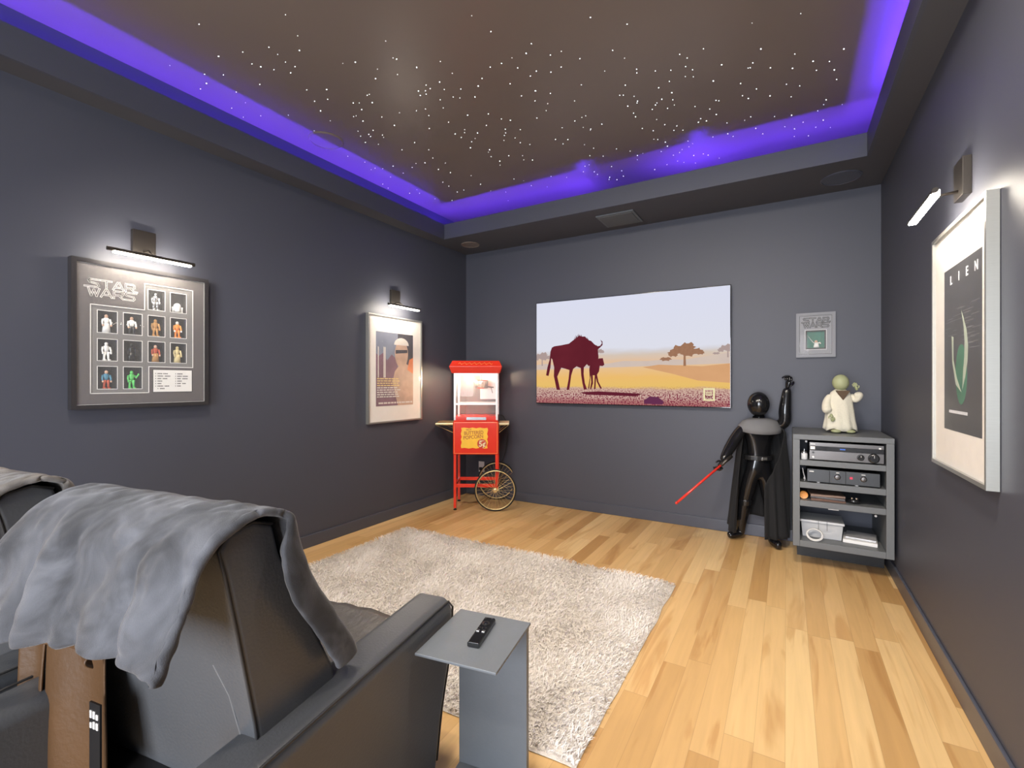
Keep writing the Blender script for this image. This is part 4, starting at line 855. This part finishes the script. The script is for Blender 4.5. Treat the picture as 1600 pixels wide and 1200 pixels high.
MB().box(0.11, 0.23, 0.17, 0.21, 1.315, 1.322).build('kettle_bracket', M['chrome'], kt)
MB().tube([(0.375, 0.11, 1.25), (0.385, 0.10, 1.215), (0.392, 0.10, 1.19)], 0.004, 6).build('dump_lever', M['black'], kt)
MB().ell((0.135, 0.16, 1.345), 0.026, 0.026, 0.032).build('light_bulb', M['bulb'], cart, smooth=True)
# roof
rf = MB(); cx, cy = W / 2, D / 2
lev = [(0.245, 0.205, 1.395), (0.268, 0.235, 1.462), (0.238, 0.20, 1.522)]
for hx, hy, z in lev:
    rf.v += [(cx - hx, cy - hy, z), (cx + hx, cy - hy, z), (cx + hx, cy + hy, z), (cx - hx, cy + hy, z)]
for l in range(2):
    for k in range(4): a = l * 4 + k; b = l * 4 + (k + 1) % 4; rf.f.append([a, b, b + 4, a + 4]); rf.m.append(0)
rf.f += [[3, 2, 1, 0], [8, 9, 10, 11]]; rf.m += [0, 0]
rfo = rf.build('roof', M['red'], cart, bevel=0.004)
orn = MB(); oz = 1.492; yf = cy - 0.219
for k in range(7):
    x = cx - 0.15 + k * 0.05; orn.tube([(x - 0.022, yf - 0.004, oz), (x - 0.008, yf - 0.002, oz + 0.011), (x + 0.008, yf - 0.006, oz - 0.009), (x + 0.022, yf - 0.004, oz)], 0.0025, 5)
orn.build('scroll_ornament', mat('orange_gilt', (0.85, 0.35, 0.08), 0.35), rfo)
# side shelves
for s, xa in ((-1, -0.008), (1, W + 0.008)):
    sh = MB().box(min(xa, xa + s * 0.185 if s < 0 else xa + 0.105), max(xa, xa + s * 0.185 if s < 0 else xa + 0.105), 0.03, D - 0.03, 0.868, 0.884).build('side_shelf', M['gold'] if s < 0 else M['cream'], cart, bevel=0.002)
    ln = 0.18 if s < 0 else 0.10
    for y in (0.04, D - 0.04):
        MB().tube([(xa + s * 0.003, y, 0.866), (xa + s * ln, y, 0.862), (xa + s * 0.003, y, 0.785), (xa + s * 0.003, y, 0.866)], 0.005, 6).build('shelf_bracket', M['gold'], sh)
# wheels
whx, whr = 0.425, 0.213
for (wy, nm) in ((-0.045, 'wheel'), (D + 0.045, 'wheel')):
    w = MB().ring((whx, wy, whr), whr - 0.018, 0.0065, 56, 8, 'y').build(nm, M['gold'], cart, smooth=True)
    MB().ring((whx, wy, whr), whr - 0.0075, 0.0075, 56, 8, 'y').build('tyre', M['rubber'], w, smooth=True)
    MB().lathe([(0.010, wy - 0.022), (0.022, wy - 0.018), (0.022, wy + 0.018), (0.010, wy + 0.022)], (whx, 0, whr), 20, 'y').build('hub', M['gold'], w, smooth=False)
    spk = MB()
    for k in range(28):
        a = 2 * math.pi * k / 28; b = a + (0.25 if k % 2 else -0.25); h = 0.014 if k % 4 < 2 else -0.014
        spk.tube([(whx + 0.020 * math.cos(b), wy + h, whr + 0.020 * math.sin(b)), (whx + (whr - 0.02) * math.cos(a), wy, whr + (whr - 0.02) * math.sin(a))], 0.0014, 5)
    spk.build('spokes', M['gold'], w)
MB().tube([(whx, -0.03, whr), (whx, D + 0.03, whr)], 0.008, 10).build('axle', M['chrome'], cart)
# power cord down to the outlet
def world_from_cart(x, y, z):
    c, s_ = math.cos(R(30.49)), math.sin(R(30.49)); return Vector((-2.922 + c * x - s_ * y, 3.792 + s_ * x + c * y, z))
out = thing('wall_outlet', 'white wall outlet low on the far wall behind the cart wheels', 'outlet', (-3.03, YF, 0.33))
MB().box(-0.038, 0.038, -0.006, 0, -0.06, 0.06).build('face_plate', M['white'], out, bevel=0.002)
for z in (-0.022, 0.022):
    MB().box(-0.016, 0.016, -0.0085, -0.006, z - 0.014, z + 0.014).build('socket', M['white'], out, bevel=0.002)
pg = MB(); pg.box(-3.045, -3.015, YF - 0.032, YF - 0.009, 0.295, 0.325)
cp = [world_from_cart(0.46, 0.30, 0.95), world_from_cart(0.50, 0.32, 0.93), world_from_cart(0.535, 0.35, 0.84), world_from_cart(0.54, 0.38, 0.66), world_from_cart(0.50, 0.42, 0.46), world_from_cart(0.42, 0.46, 0.34), Vector((-2.90, YF - 0.05, 0.28)), Vector((-2.99, YF - 0.05, 0.27)), Vector((-3.03, YF - 0.035, 0.305))]
cpt = [Vector(catmull([tuple(p) for p in cp], k / 40)) for k in range(41)]
pg.tube(cpt, 0.0045, 6)
pco = pg.build('power_cord', M['rubber'], cart); pco.matrix_parent_inverse = (Matrix.Translation((-2.922, 3.792, 0)) @ Matrix.Rotation(R(30.49), 4, 'Z')).inverted()

# ------------------------------------------------------------------ equipment rack in the right corner
cab = thing('equipment_rack', 'grey open shelf unit with electronics in the far right corner', 'shelf unit', (0.3195, 3.832, 0))
cw = 0.2805; cd = YF - 3.832 - 0.016; zb = 0.155; ztp = 0.938
MB().box(-cw, cw, 0, cd, 0.902, ztp).build('top_panel', M['cabinet'], cab, bevel=0.002)
for x0, x1 in ((-cw, -cw + 0.042), (cw - 0.042, cw)): MB().box(x0, x1, 0.002, cd, zb, 0.902).build('side_panel', M['cabinet'], cab, bevel=0.002)
MB().box(-cw + 0.042, cw - 0.042, 0.002, cd, zb, zb + 0.043).build('bottom_panel', M['cabinet'], cab, bevel=0.002)
for z0, z1 in ((0.722, 0.760), (0.565, 0.606), (0.438, 0.478)):
    MB().box(-cw + 0.042, cw - 0.042, 0.004, cd - 0.06, z0, z1).build('shelf', M['cabinet'], cab, bevel=0.002)
MB().box(-cw + 0.042, cw - 0.042, cd - 0.02, cd, zb + 0.043, 0.902).build('back_panel', M['wall'], cab)
MB().box(-cw + 0.03, cw - 0.01, 0.30, cd, 0, zb).build('plinth', M['black'], cab)
MB().box(-0.07, -0.01, 0.06, 0.075, 0.420, 0.438).build('shelf_clip', M['white'], cab)
for x, z in ((-0.20, 0.885), (0.19, 0.415)): MB().lathe([(0.007, 0.05), (0.007, 0.056)], (x, 0, z), 12, 'y').build('screw_cap', M['white'], cab)
cx0, cy0 = 0.3195, 3.832
# receiver
rc = thing('av_receiver', 'silver and black stereo receiver with two round knobs on the upper shelf', 'receiver', (0.343, 3.845, 0.760))
w2 = 0.205
MB().box(-w2, w2, 0.006, 0.36, 0.008, 0.126).build('chassis', M['black'], rc, bevel=0.002)
M['brushed'] = mat('brushed_dark_aluminium', (0.12, 0.112, 0.108), 0.3, 0.8, stretch=(1, 1, 30))
MB().box(-w2, w2, 0.0, 0.006, 0.008, 0.070).build('lower_fascia', M['brushed'], rc, bevel=0.001)
MB().box(-w2, w2, 0.0, 0.006, 0.072, 0.100).build('display_window', M['blackgloss'], rc)
MB().box(-w2, w2, 0.0, 0.006, 0.101, 0.126).build('upper_fascia', M['brushed'], rc, bevel=0.001)
dsp = MB()
for k in range(5): dsp.box(-0.030 + k * 0.006, -0.0255 + k * 0.006, -0.0012, 0, 0.083, 0.091)
dsp.build('display_digits', flat_emit('blue_display', (0.15, 0.30, 0.95)), rc)
sm = MB(); sm.box(-w2 + 0.006, -w2 + 0.034, -0.001, 0, 0.111, 0.117); sm.box(-w2 + 0.005, -w2 + 0.032, -0.001, 0, 0.078, 0.098); sm.box(0.178, 0.190, -0.001, 0, 0.102, 0.112); sm.build('badge', M['white'], rc)
for x, r in ((0.082, 0.019), (0.152, 0.029)):
    k = MB().lathe([(r * 1.1, 0.0), (r, -0.004), (r * 0.95, -0.020), (r * 0.8, -0.022)], (x, 0, 0.040), 28, 'y').build('knob', M['blackgloss'], rc)
    MB().box(x - 0.001, x + 0.001, -0.0235, -0.022, 0.044, 0.040 + r * 0.75).build('pointer', M['white'], k)
for z in (0.056, 0.025): MB().lathe([(0.007, 0.0), (0.007, -0.005)], (-w2 + 0.022, 0, z), 16, 'y').build('button', M['black'] if z > 0.04 else M['white'], rc)
for x in (-0.17, 0.17): MB().lathe([(0.012, 0), (0.012, 0.008)], (x, 0.05, 0), 12).build('foot', M['rubber'], rc)
# amplifier
am = thing('power_amplifier', 'dark grey amplifier with red light and two round buttons on the second shelf', 'amplifier', (0.326, 3.845, 0.606))
w2 = 0.201
MB().box(-w2, w2, 0.006, 0.33, 0.008, 0.094).build('chassis', M['black'], am, bevel=0.002)
M['gun'] = mat('gunmetal_fascia', (0.05, 0.053, 0.057), 0.4, 0.4)
for x0, x1 in ((-w2, -0.073), (-0.071, 0.017), (0.019, w2)): MB().box(x0, x1, 0, 0.006, 0.008, 0.094).build('fascia', M['gun'], am, bevel=0.001)
for x in (-0.028, 0.115): MB().lathe([(0.0185, 0), (0.018, -0.006), (0.013, -0.010), (0.002, -0.011)], (x, 0, 0.052), 24, 'y').build('knob', M['brushed'], am)
MB().box(0.040, 0.056, -0.001, 0, 0.045, 0.060).build('indicator', flat_emit('red_indicator', (0.95, 0.10, 0.16)), am)
mk = MB(); mk.box(-w2 + 0.012, -w2 + 0.038, -0.0008, 0, 0.075, 0.081); mk.box(-0.036, -0.018, -0.0008, 0, 0.078, 0.082); mk.box(0.103, 0.125, -0.0008, 0, 0.078, 0.082); mk.build('badge', M['white'], am)
for x in (-0.135, 0.08): MB().lathe([(0.010, 0), (0.010, 0.008)], (x, 0.02, 0), 12).build('foot', M['white'], am)
# small white device beside the receiver
jr = thing('glass_jar', 'small clear jar with metal lid beside the receiver on the upper shelf', 'jar', (0.108, 3.875, 0.760))
MB().lathe([(0.018, 0), (0.020, 0.004), (0.020, 0.040), (0.017, 0.045)], seg=20).build('jar_body', mat('frosted_glass', (0.6, 0.6, 0.6), 0.25), jr, smooth=True)
MB().lathe([(0.019, 0.045), (0.019, 0.055), (0.004, 0.057), (0.003, 0.074)], seg=20).build('lid', M['chrome'], jr)
cb = MB(); cb.tube([Vector(catmull([(0.098, 3.87, 0.70), (0.103, 3.86, 0.665), (0.112, 3.85, 0.63), (0.108, 3.86, 0.611)], k / 12)) for k in range(13)], 0.003, 6); cb.box(0.104, 0.114, 3.853, 3.865, 0.624, 0.638)
tag(cb.build('signal_cable', mat('grey_cable', (0.35, 0.35, 0.36), 0.5), None), 'thin grey cable with plug hanging left of the amplifier', 'cable')
# third shelf: orange roll, stack of disc cases, controller
oc = MB().lathe([(0.012, -0.010), (0.026, -0.012), (0.027, -0.004), (0.027, 0.016), (0.012, 0.016)], (0, 0, 0.027), 28, 'y').build('tape_roll', mat('orange_plastic', (0.75, 0.30, 0.06), 0.4), None)
oc.location = (0.105, 3.90, 0.478); tag(oc, 'orange roll standing at the left end of the third shelf', 'roll')
stk = [(0.235, 0.0), (0.238, 0.0152), (0.230, 0.0302)]
cm = [mat('walnut_plastic_case', (0.14, 0.07, 0.045), 0.3), mat('dark_plastic_case', (0.04, 0.035, 0.035), 0.25), mat('bronze_plastic_case', (0.22, 0.15, 0.12), 0.3)]
lb = ['flat dark brown case, lowest of the three on the third shelf', 'flat black case, middle of the three on the third shelf', 'flat bronze case, topmost of the three on the third shelf']
for k, (x, z) in enumerate(stk):
    b = MB().box(-0.10, 0.10, -0.06, 0.10, 0, 0.0148).build('disc_case', cm[k], None, bevel=0.002); b.location = (x + 0.01, 3.93, 0.478 + z); b.rotation_euler = (0, 0, R((3, -4, 6)[k])); tag(b, lb[k], 'case', 'flat cases stacked on the third shelf')
gm = thing('game_controller', 'small black controller right of the flat cases on the third shelf', 'controller', (0.395, 3.90, 0.478))
MB().ell((0, 0, 0.018), 0.036, 0.028, 0.018).build('shell', M['blackgloss'], gm, smooth=True)
for x in (-0.012, 0.014): MB().lathe([(0.007, 0.030), (0.008, 0.042)], (x, -0.006, 0), 12).build('thumbstick', M['chrome'], gm)
# bottom shelf: lidded bin, cable coil, white boxes
bn = thing('plastic_bin', 'clear lidded plastic bin full of cables on the bottom shelf', 'storage box', (0.215, 4.04, 0.198))
M['clearplastic'] = mat('cloudy_clear_plastic', (0.75, 0.76, 0.78), 0.25, alpha=0.55)
MB().prism([(-0.115, 0), (0.115, 0), (0.125, 0.105), (-0.125, 0.105)], -0.09, 0.12, 'y').build('bin_body', M['clearplastic'], bn, bevel=0.004)
MB().box(-0.132, 0.132, -0.10, 0.13, 0.105, 0.122).build('bin_lid', mat('grey_white_lid', (0.52, 0.53, 0.55), 0.35), bn, bevel=0.004)
sn = MB(); r6 = random.Random(8)
for k in range(9):
    P = [(r6.uniform(-0.09, 0.09), r6.uniform(-0.07, 0.06), r6.uniform(0.012, 0.09)) for _ in range(5)]; sn.tube([Vector(catmull(P, q / 16)) for q in range(17)], 0.0035, 5, k % 3)
sn.build('tangled_cables', [M['white'], M['black'], mat('beige_cable', (0.5, 0.42, 0.35), 0.5)], bn)
for x in (-0.02, 0.03): MB().box(x - 0.001, x + 0.001, -0.104, -0.10, 0.06, 0.125).build('strap', M['black'], bn)
cc = MB(); 
for k in range(2): cc.ring((0, 0, 0.006 + 0.007 * k), 0.048 - 0.004 * k, 0.0035, 36, 8, 'z')
co = cc.build('cable_coil', M['white'], None, smooth=True); co.location = (0.17, 3.893, 0.2275); co.rotation_euler = (R(38), 0, 0); tag(co, 'coiled white cable leaning on the clear bin', 'cable')
b1 = MB().box(-0.095, 0.095, -0.10, 0.10, 0, 0.022).build('white_box', M['white'], None, bevel=0.002); b1.location = (0.440, 4.02, 0.1985); b1.rotation_euler = (0, 0, R(-6)); tag(b1, 'flat white box at the right of the bottom shelf, under the silver one', 'box')
b2 = MB().box(-0.085, 0.085, -0.085, 0.085, 0, 0.014).build('silver_box', mat('silver_packaging', (0.45, 0.45, 0.46), 0.3, 0.3, var=0.4, scale=25), None, bevel=0.002); b2.location = (0.447, 4.03, 0.221); b2.rotation_euler = (0, 0, R(-8)); tag(b2, 'flat silver grey package lying on the white box, bottom shelf', 'box')

# ------------------------------------------------------------------ plain robed figurine on the rack
fg = thing('robed_figurine', 'small cream robed figurine with plain rounded pale green head on the grey rack', 'figurine', (0.335, 4.12, ztp), R(14))
rb = MB(); NS = 48
prof = [(0.100, 0.022), (0.097, 0.05), (0.090, 0.10), (0.084, 0.16), (0.076, 0.22), (0.070, 0.26), (0.056, 0.292), (0.030, 0.312)]
for r, z in prof:
    for k in range(NS):
        a = 2 * math.pi * k / NS; w = 1 + 0.09 * math.sin(a * 9 + z * 8) * max(0, (0.28 - z) / 0.28)
        rb.v.append((r * w * math.cos(a), 0.72 * r * w * math.sin(a), z + (0.010 * math.sin(a * 5) if z < 0.03 else 0)))
for i in range(len(prof) - 1):
    for k in range(NS): k2 = (k + 1) % NS; rb.f.append([i * NS + k, i * NS + k2, (i + 1) * NS + k2, (i + 1) * NS + k]); rb.m.append(0)
rb.build('robe', M['robe'], fg, smooth=True, solid=0.004)
skin('robe_sleeve', [[(-0.055, 0, 0.272, 0.024), (-0.088, -0.008, 0.225, 0.028), (-0.098, -0.028, 0.175, 0.033), (-0.085, -0.05, 0.145, 0.034)]], M['robe'], fg)
skin('robe_sleeve', [[(0.055, 0, 0.272, 0.024), (0.095, -0.014, 0.232, 0.030), (0.108, -0.030, 0.262, 0.032), (0.096, -0.04, 0.295, 0.028)]], M['robe'], fg)
MB().prism([(-0.045, 0.305), (0.045, 0.305), (0.0, 0.235)], -0.062, -0.040, 'y').build('undershirt', M['brown'], fg, bevel=0.004)
MB().ell((0.0, -0.010, 0.362), 0.052, 0.050, 0.058, 24, 16).build('head', M['green'], fg, smooth=True)
MB().lathe([(0.026, 0.29), (0.022, 0.32)], (0, -0.006, 0), 16).build('neck', M['green'], fg)
def hand(parent, p, d, m, s=1.0, curl=0.35, name='hand'):
    """palm, four fingers and a thumb; p wrist point, d forward direction"""
    p = Vector(p); d = Vector(d).normalized(); side = d.cross(Vector((0, 1, 0))); side = side.normalized() if side.length > 0.1 else Vector((1, 0, 0)); nrm = side.cross(d)
    ch = []
    pal = p + d * 0.030 * s
    ch.append([tuple(p) + (0.010 * s,), tuple(pal) + ((0.019 * s, 0.011 * s),)])
    kn = pal + d * 0.012 * s; ch.append([tuple(pal) + ((0.019 * s, 0.011 * s),), tuple(kn) + ((0.018 * s, 0.009 * s),)])
    for k, ln in enumerate((0.020, 0.024, 0.022, 0.017)):
        b = pal + side * (k - 1.5) * 0.0095 * s + d * 0.008 * s
        q1 = b + d * ln * 0.9 * s + nrm * 0.004 * s; q2 = q1 + (d * (1 - curl) + nrm * curl * 1.8) * ln * 0.6 * s; q3 = q2 + (d * (1 - 2 * curl) + nrm * 1.6 * curl) * ln * 0.5 * s
        ch.append([tuple(b) + (0.0052 * s,), tuple(q1) + (0.005 * s,), tuple(q2) + (0.0046 * s,), tuple(q3) + (0.004 * s,)])
    b = p + d * 0.016 * s - side * 0.012 * s; ch.append([tuple(b) + (0.006 * s,), tuple(b - side * 0.012 * s + d * 0.010 * s) + (0.0054 * s,), tuple(b - side * 0.016 * s + d * 0.024 * s + nrm * 0.006 * s) + (0.0046 * s,)])
    return skin(name, ch, m, parent, 1)
hand(fg, (-0.080, -0.062, 0.140), (0.3, -0.3, -1), M['green'], 0.8)
hand(fg, (0.090, -0.044, 0.305), (-0.35, -0.1, 1), M['green'], 0.8)
for s in (-1, 1):
    ft = MB(); ft.ell((s * 0.045, -0.055, 0.014), 0.030, 0.042, 0.014, 14, 8)
    ft.build('foot', M['green'], fg, smooth=True)
MB().lathe([(0.075, 0.012), (0.078, 0.05)], (0, -0.01, 0), 24, sy=0.7).build('inner_robe', M['brown'], fg)

# ------------------------------------------------------------------ black mannequin in a long coat
mq = thing('display_mannequin', 'glossy black featureless mannequin in long black coat, one arm raised, beside the grey rack', 'mannequin', (-0.197, 4.294, 0), R(30.49))
J = lambda x, y, z, r: (x, y, z, r)
hipc = J(0.0, 0, 0.61, (0.105, 0.078)); belly = J(0.0, 0, 0.70, (0.100, 0.074)); chest = J(0.005, 0, 0.84, (0.135, 0.085)); ub = J(0.01, 0, 0.92, (0.115, 0.07)); nk = J(0.0, -0.005, 0.995, 0.036); nk2 = J(-0.004, -0.01, 1.04, 0.034)
lsh = J(-0.125, 0.0, 0.935, 0.054); rsh = J(0.145, 0.0, 0.94, 0.056)
lel = J(-0.222, -0.03, 0.815, 0.048); lfo = J(-0.275, -0.065, 0.755, 0.046); lwr = J(-0.345, -0.11, 0.680, 0.026)
rel = J(0.190, -0.05, 0.975, 0.052); rfo = J(0.183, -0.055, 1.08, 0.050); rwr = J(0.200, -0.06, 1.262, 0.032)
lhp = J(-0.052, 0.01, 0.56, 0.078); lkn = J(-0.080, 0.05, 0.345, 0.056); lca = J(-0.088, 0.07, 0.26, 0.057); lan = J(-0.098, 0.10, 0.085, 0.040); lhe = J(-0.092, 0.105, 0.040, 0.038); lto = J(-0.175, 0.085, 0.034, (0.032, 0.036)); lte = J(-0.215, 0.078, 0.028, (0.026, 0.028))
rhp = J(0.052, 0.0, 0.56, 0.078); rkn = J(0.075, -0.04, 0.345, 0.056); rca = J(0.075, -0.055, 0.26, 0.055); ran = J(0.066, -0.09, 0.085, 0.040); rhe = J(0.064, -0.09, 0.040, 0.038); rto = J(0.060, -0.165, 0.036, (0.038, 0.032)); rte = J(0.058, -0.205, 0.030, (0.034, 0.026))
skin('body', [[hipc, belly, chest, ub, nk, nk2], [ub, lsh, lel, lfo, lwr], [ub, rsh, rel, rfo, rwr],
              [hipc, lhp, lkn, lca, lan, lhe, lto, lte], [hipc, rhp, rkn, rca, ran, rhe, rto, rte]], M['mannequin'], mq)
MB().ell((-0.008, -0.015, 1.125), 0.080, 0.088, 0.100, 28, 20).build('head', M['mannequin'], mq, smooth=True)
hand(mq, (0.200, -0.06, 1.25), (0.15, 0.0, 1), M['mannequin'], 1.7, 0.85)
hand(mq, (-0.335, -0.105, 0.688), (-0.40, -0.30, -0.55), M['mannequin'], 1.5, 0.85)
# boots cuff and belt
MB().lathe([(0.060, 0.295), (0.064, 0.33), (0.060, 0.34)], (-0.082, 0.055, 0), 20).build('boot_cuff', M['mannequin'], mq)
MB().lathe([(0.112, 0.675), (0.114, 0.68), (0.114, 0.705), (0.112, 0.71)], (0, 0, 0), 28, sy=0.76).build('belt', M['black'], mq)
MB().box(-0.022, 0.022, -0.096, -0.082, 0.680, 0.704).build('belt_buckle', M['chrome'], mq, bevel=0.003)
# plain grey shawl over the shoulders
sw = MB(); NS = 36
for i, (r, z) in enumerate([(0.050, 1.010), (0.085, 1.002), (0.125, 0.985), (0.155, 0.950), (0.160, 0.915)]):
    for k in range(NS + 1):
        a = R(-200) + R(220) * k / NS
        sw.v.append((0.006 + r * 1.06 * math.cos(a), 0.72 * r * math.sin(a) - 0.006, z - (0.028 * max(0, -math.sin(a)) if i > 2 else 0)))
for i in range(4):
    for k in range(NS): a = i * (NS + 1) + k; sw.f.append([a, a + 1, a + NS + 2, a + NS + 1]); sw.m.append(0)
sw.build('grey_shawl', M['greycloth'], mq, smooth=True, solid=0.006)
# long open coat hanging from the shoulders
ct = MB(); NA, NZ = 120, 30
for j in range(NZ + 1):
    v = j / NZ; z = 0.985 - v * 0.90
    a0 = R(-30 - 78 * min(1, v / 0.55)); a1 = R(196 - 6 * v)      # from front right, round the back, to the left side
    for i in range(NA + 1):
        u = i / NA; a = a0 + u * (a1 - a0)
        flare = 0.150 + 0.080 * v ** 0.8
        pl = 1 + (0.09 * v) * math.sin(a * 15 + math.sin(a * 4) * 1.5) + 0.03 * v * math.sin(a * 31)
        if v < 0.08: flare *= 0.55 + 5.6 * v
        x = 0.025 + (flare + 0.012) * pl * math.cos(a); y = -0.010 + flare * 0.80 * pl * math.sin(a)
        y = min(y, (0.135 - 0.5074 * x) / 0.8617 - 0.012 * (1 + math.sin(a * 15)))       # stays clear of the wall behind
        wx = 0.8617 * x - 0.5074 * y
        if wx > 0.218: x -= (wx - 0.218) / 0.8617                                       # and of the rack beside
        zz = z + (0.10 * v * max(0, math.sin(a)) if math.cos(a) < 0.5 else 0)
        ct.v.append((x, y, zz))
for j in range(NZ):
    for i in range(NA): a = j * (NA + 1) + i; ct.f.append([a, a + 1, a + NA + 2, a + NA + 1]); ct.m.append(0)
ct.build('long_coat', M['cloth'], mq, smooth=True, solid=0.005)
# red rod held in the lowered hand
rod = thing('red_rod', 'thin plain red rod held in the lowered hand of the black mannequin', 'rod', (-0.197, 4.294, 0), R(30.49))
a_, b_ = Vector((-0.350, -0.150, 0.672)), Vector((-0.742, -0.21, 0.372))
dr = (b_ - a_).normalized()
MB().tube([a_ + dr * 0.03, b_], [0.0095, 0.0095], 12).build('shaft', M['redrod'], rod, smooth=True)
MB().tube([a_ - dr * 0.085, a_ + dr * 0.035], 0.0135, 12).build('grip', M['darkmetal'], rod, smooth=True)
MB().ell(tuple(b_), 0.011, 0.011, 0.011).build('tip', M['redrod'], rod, smooth=True)
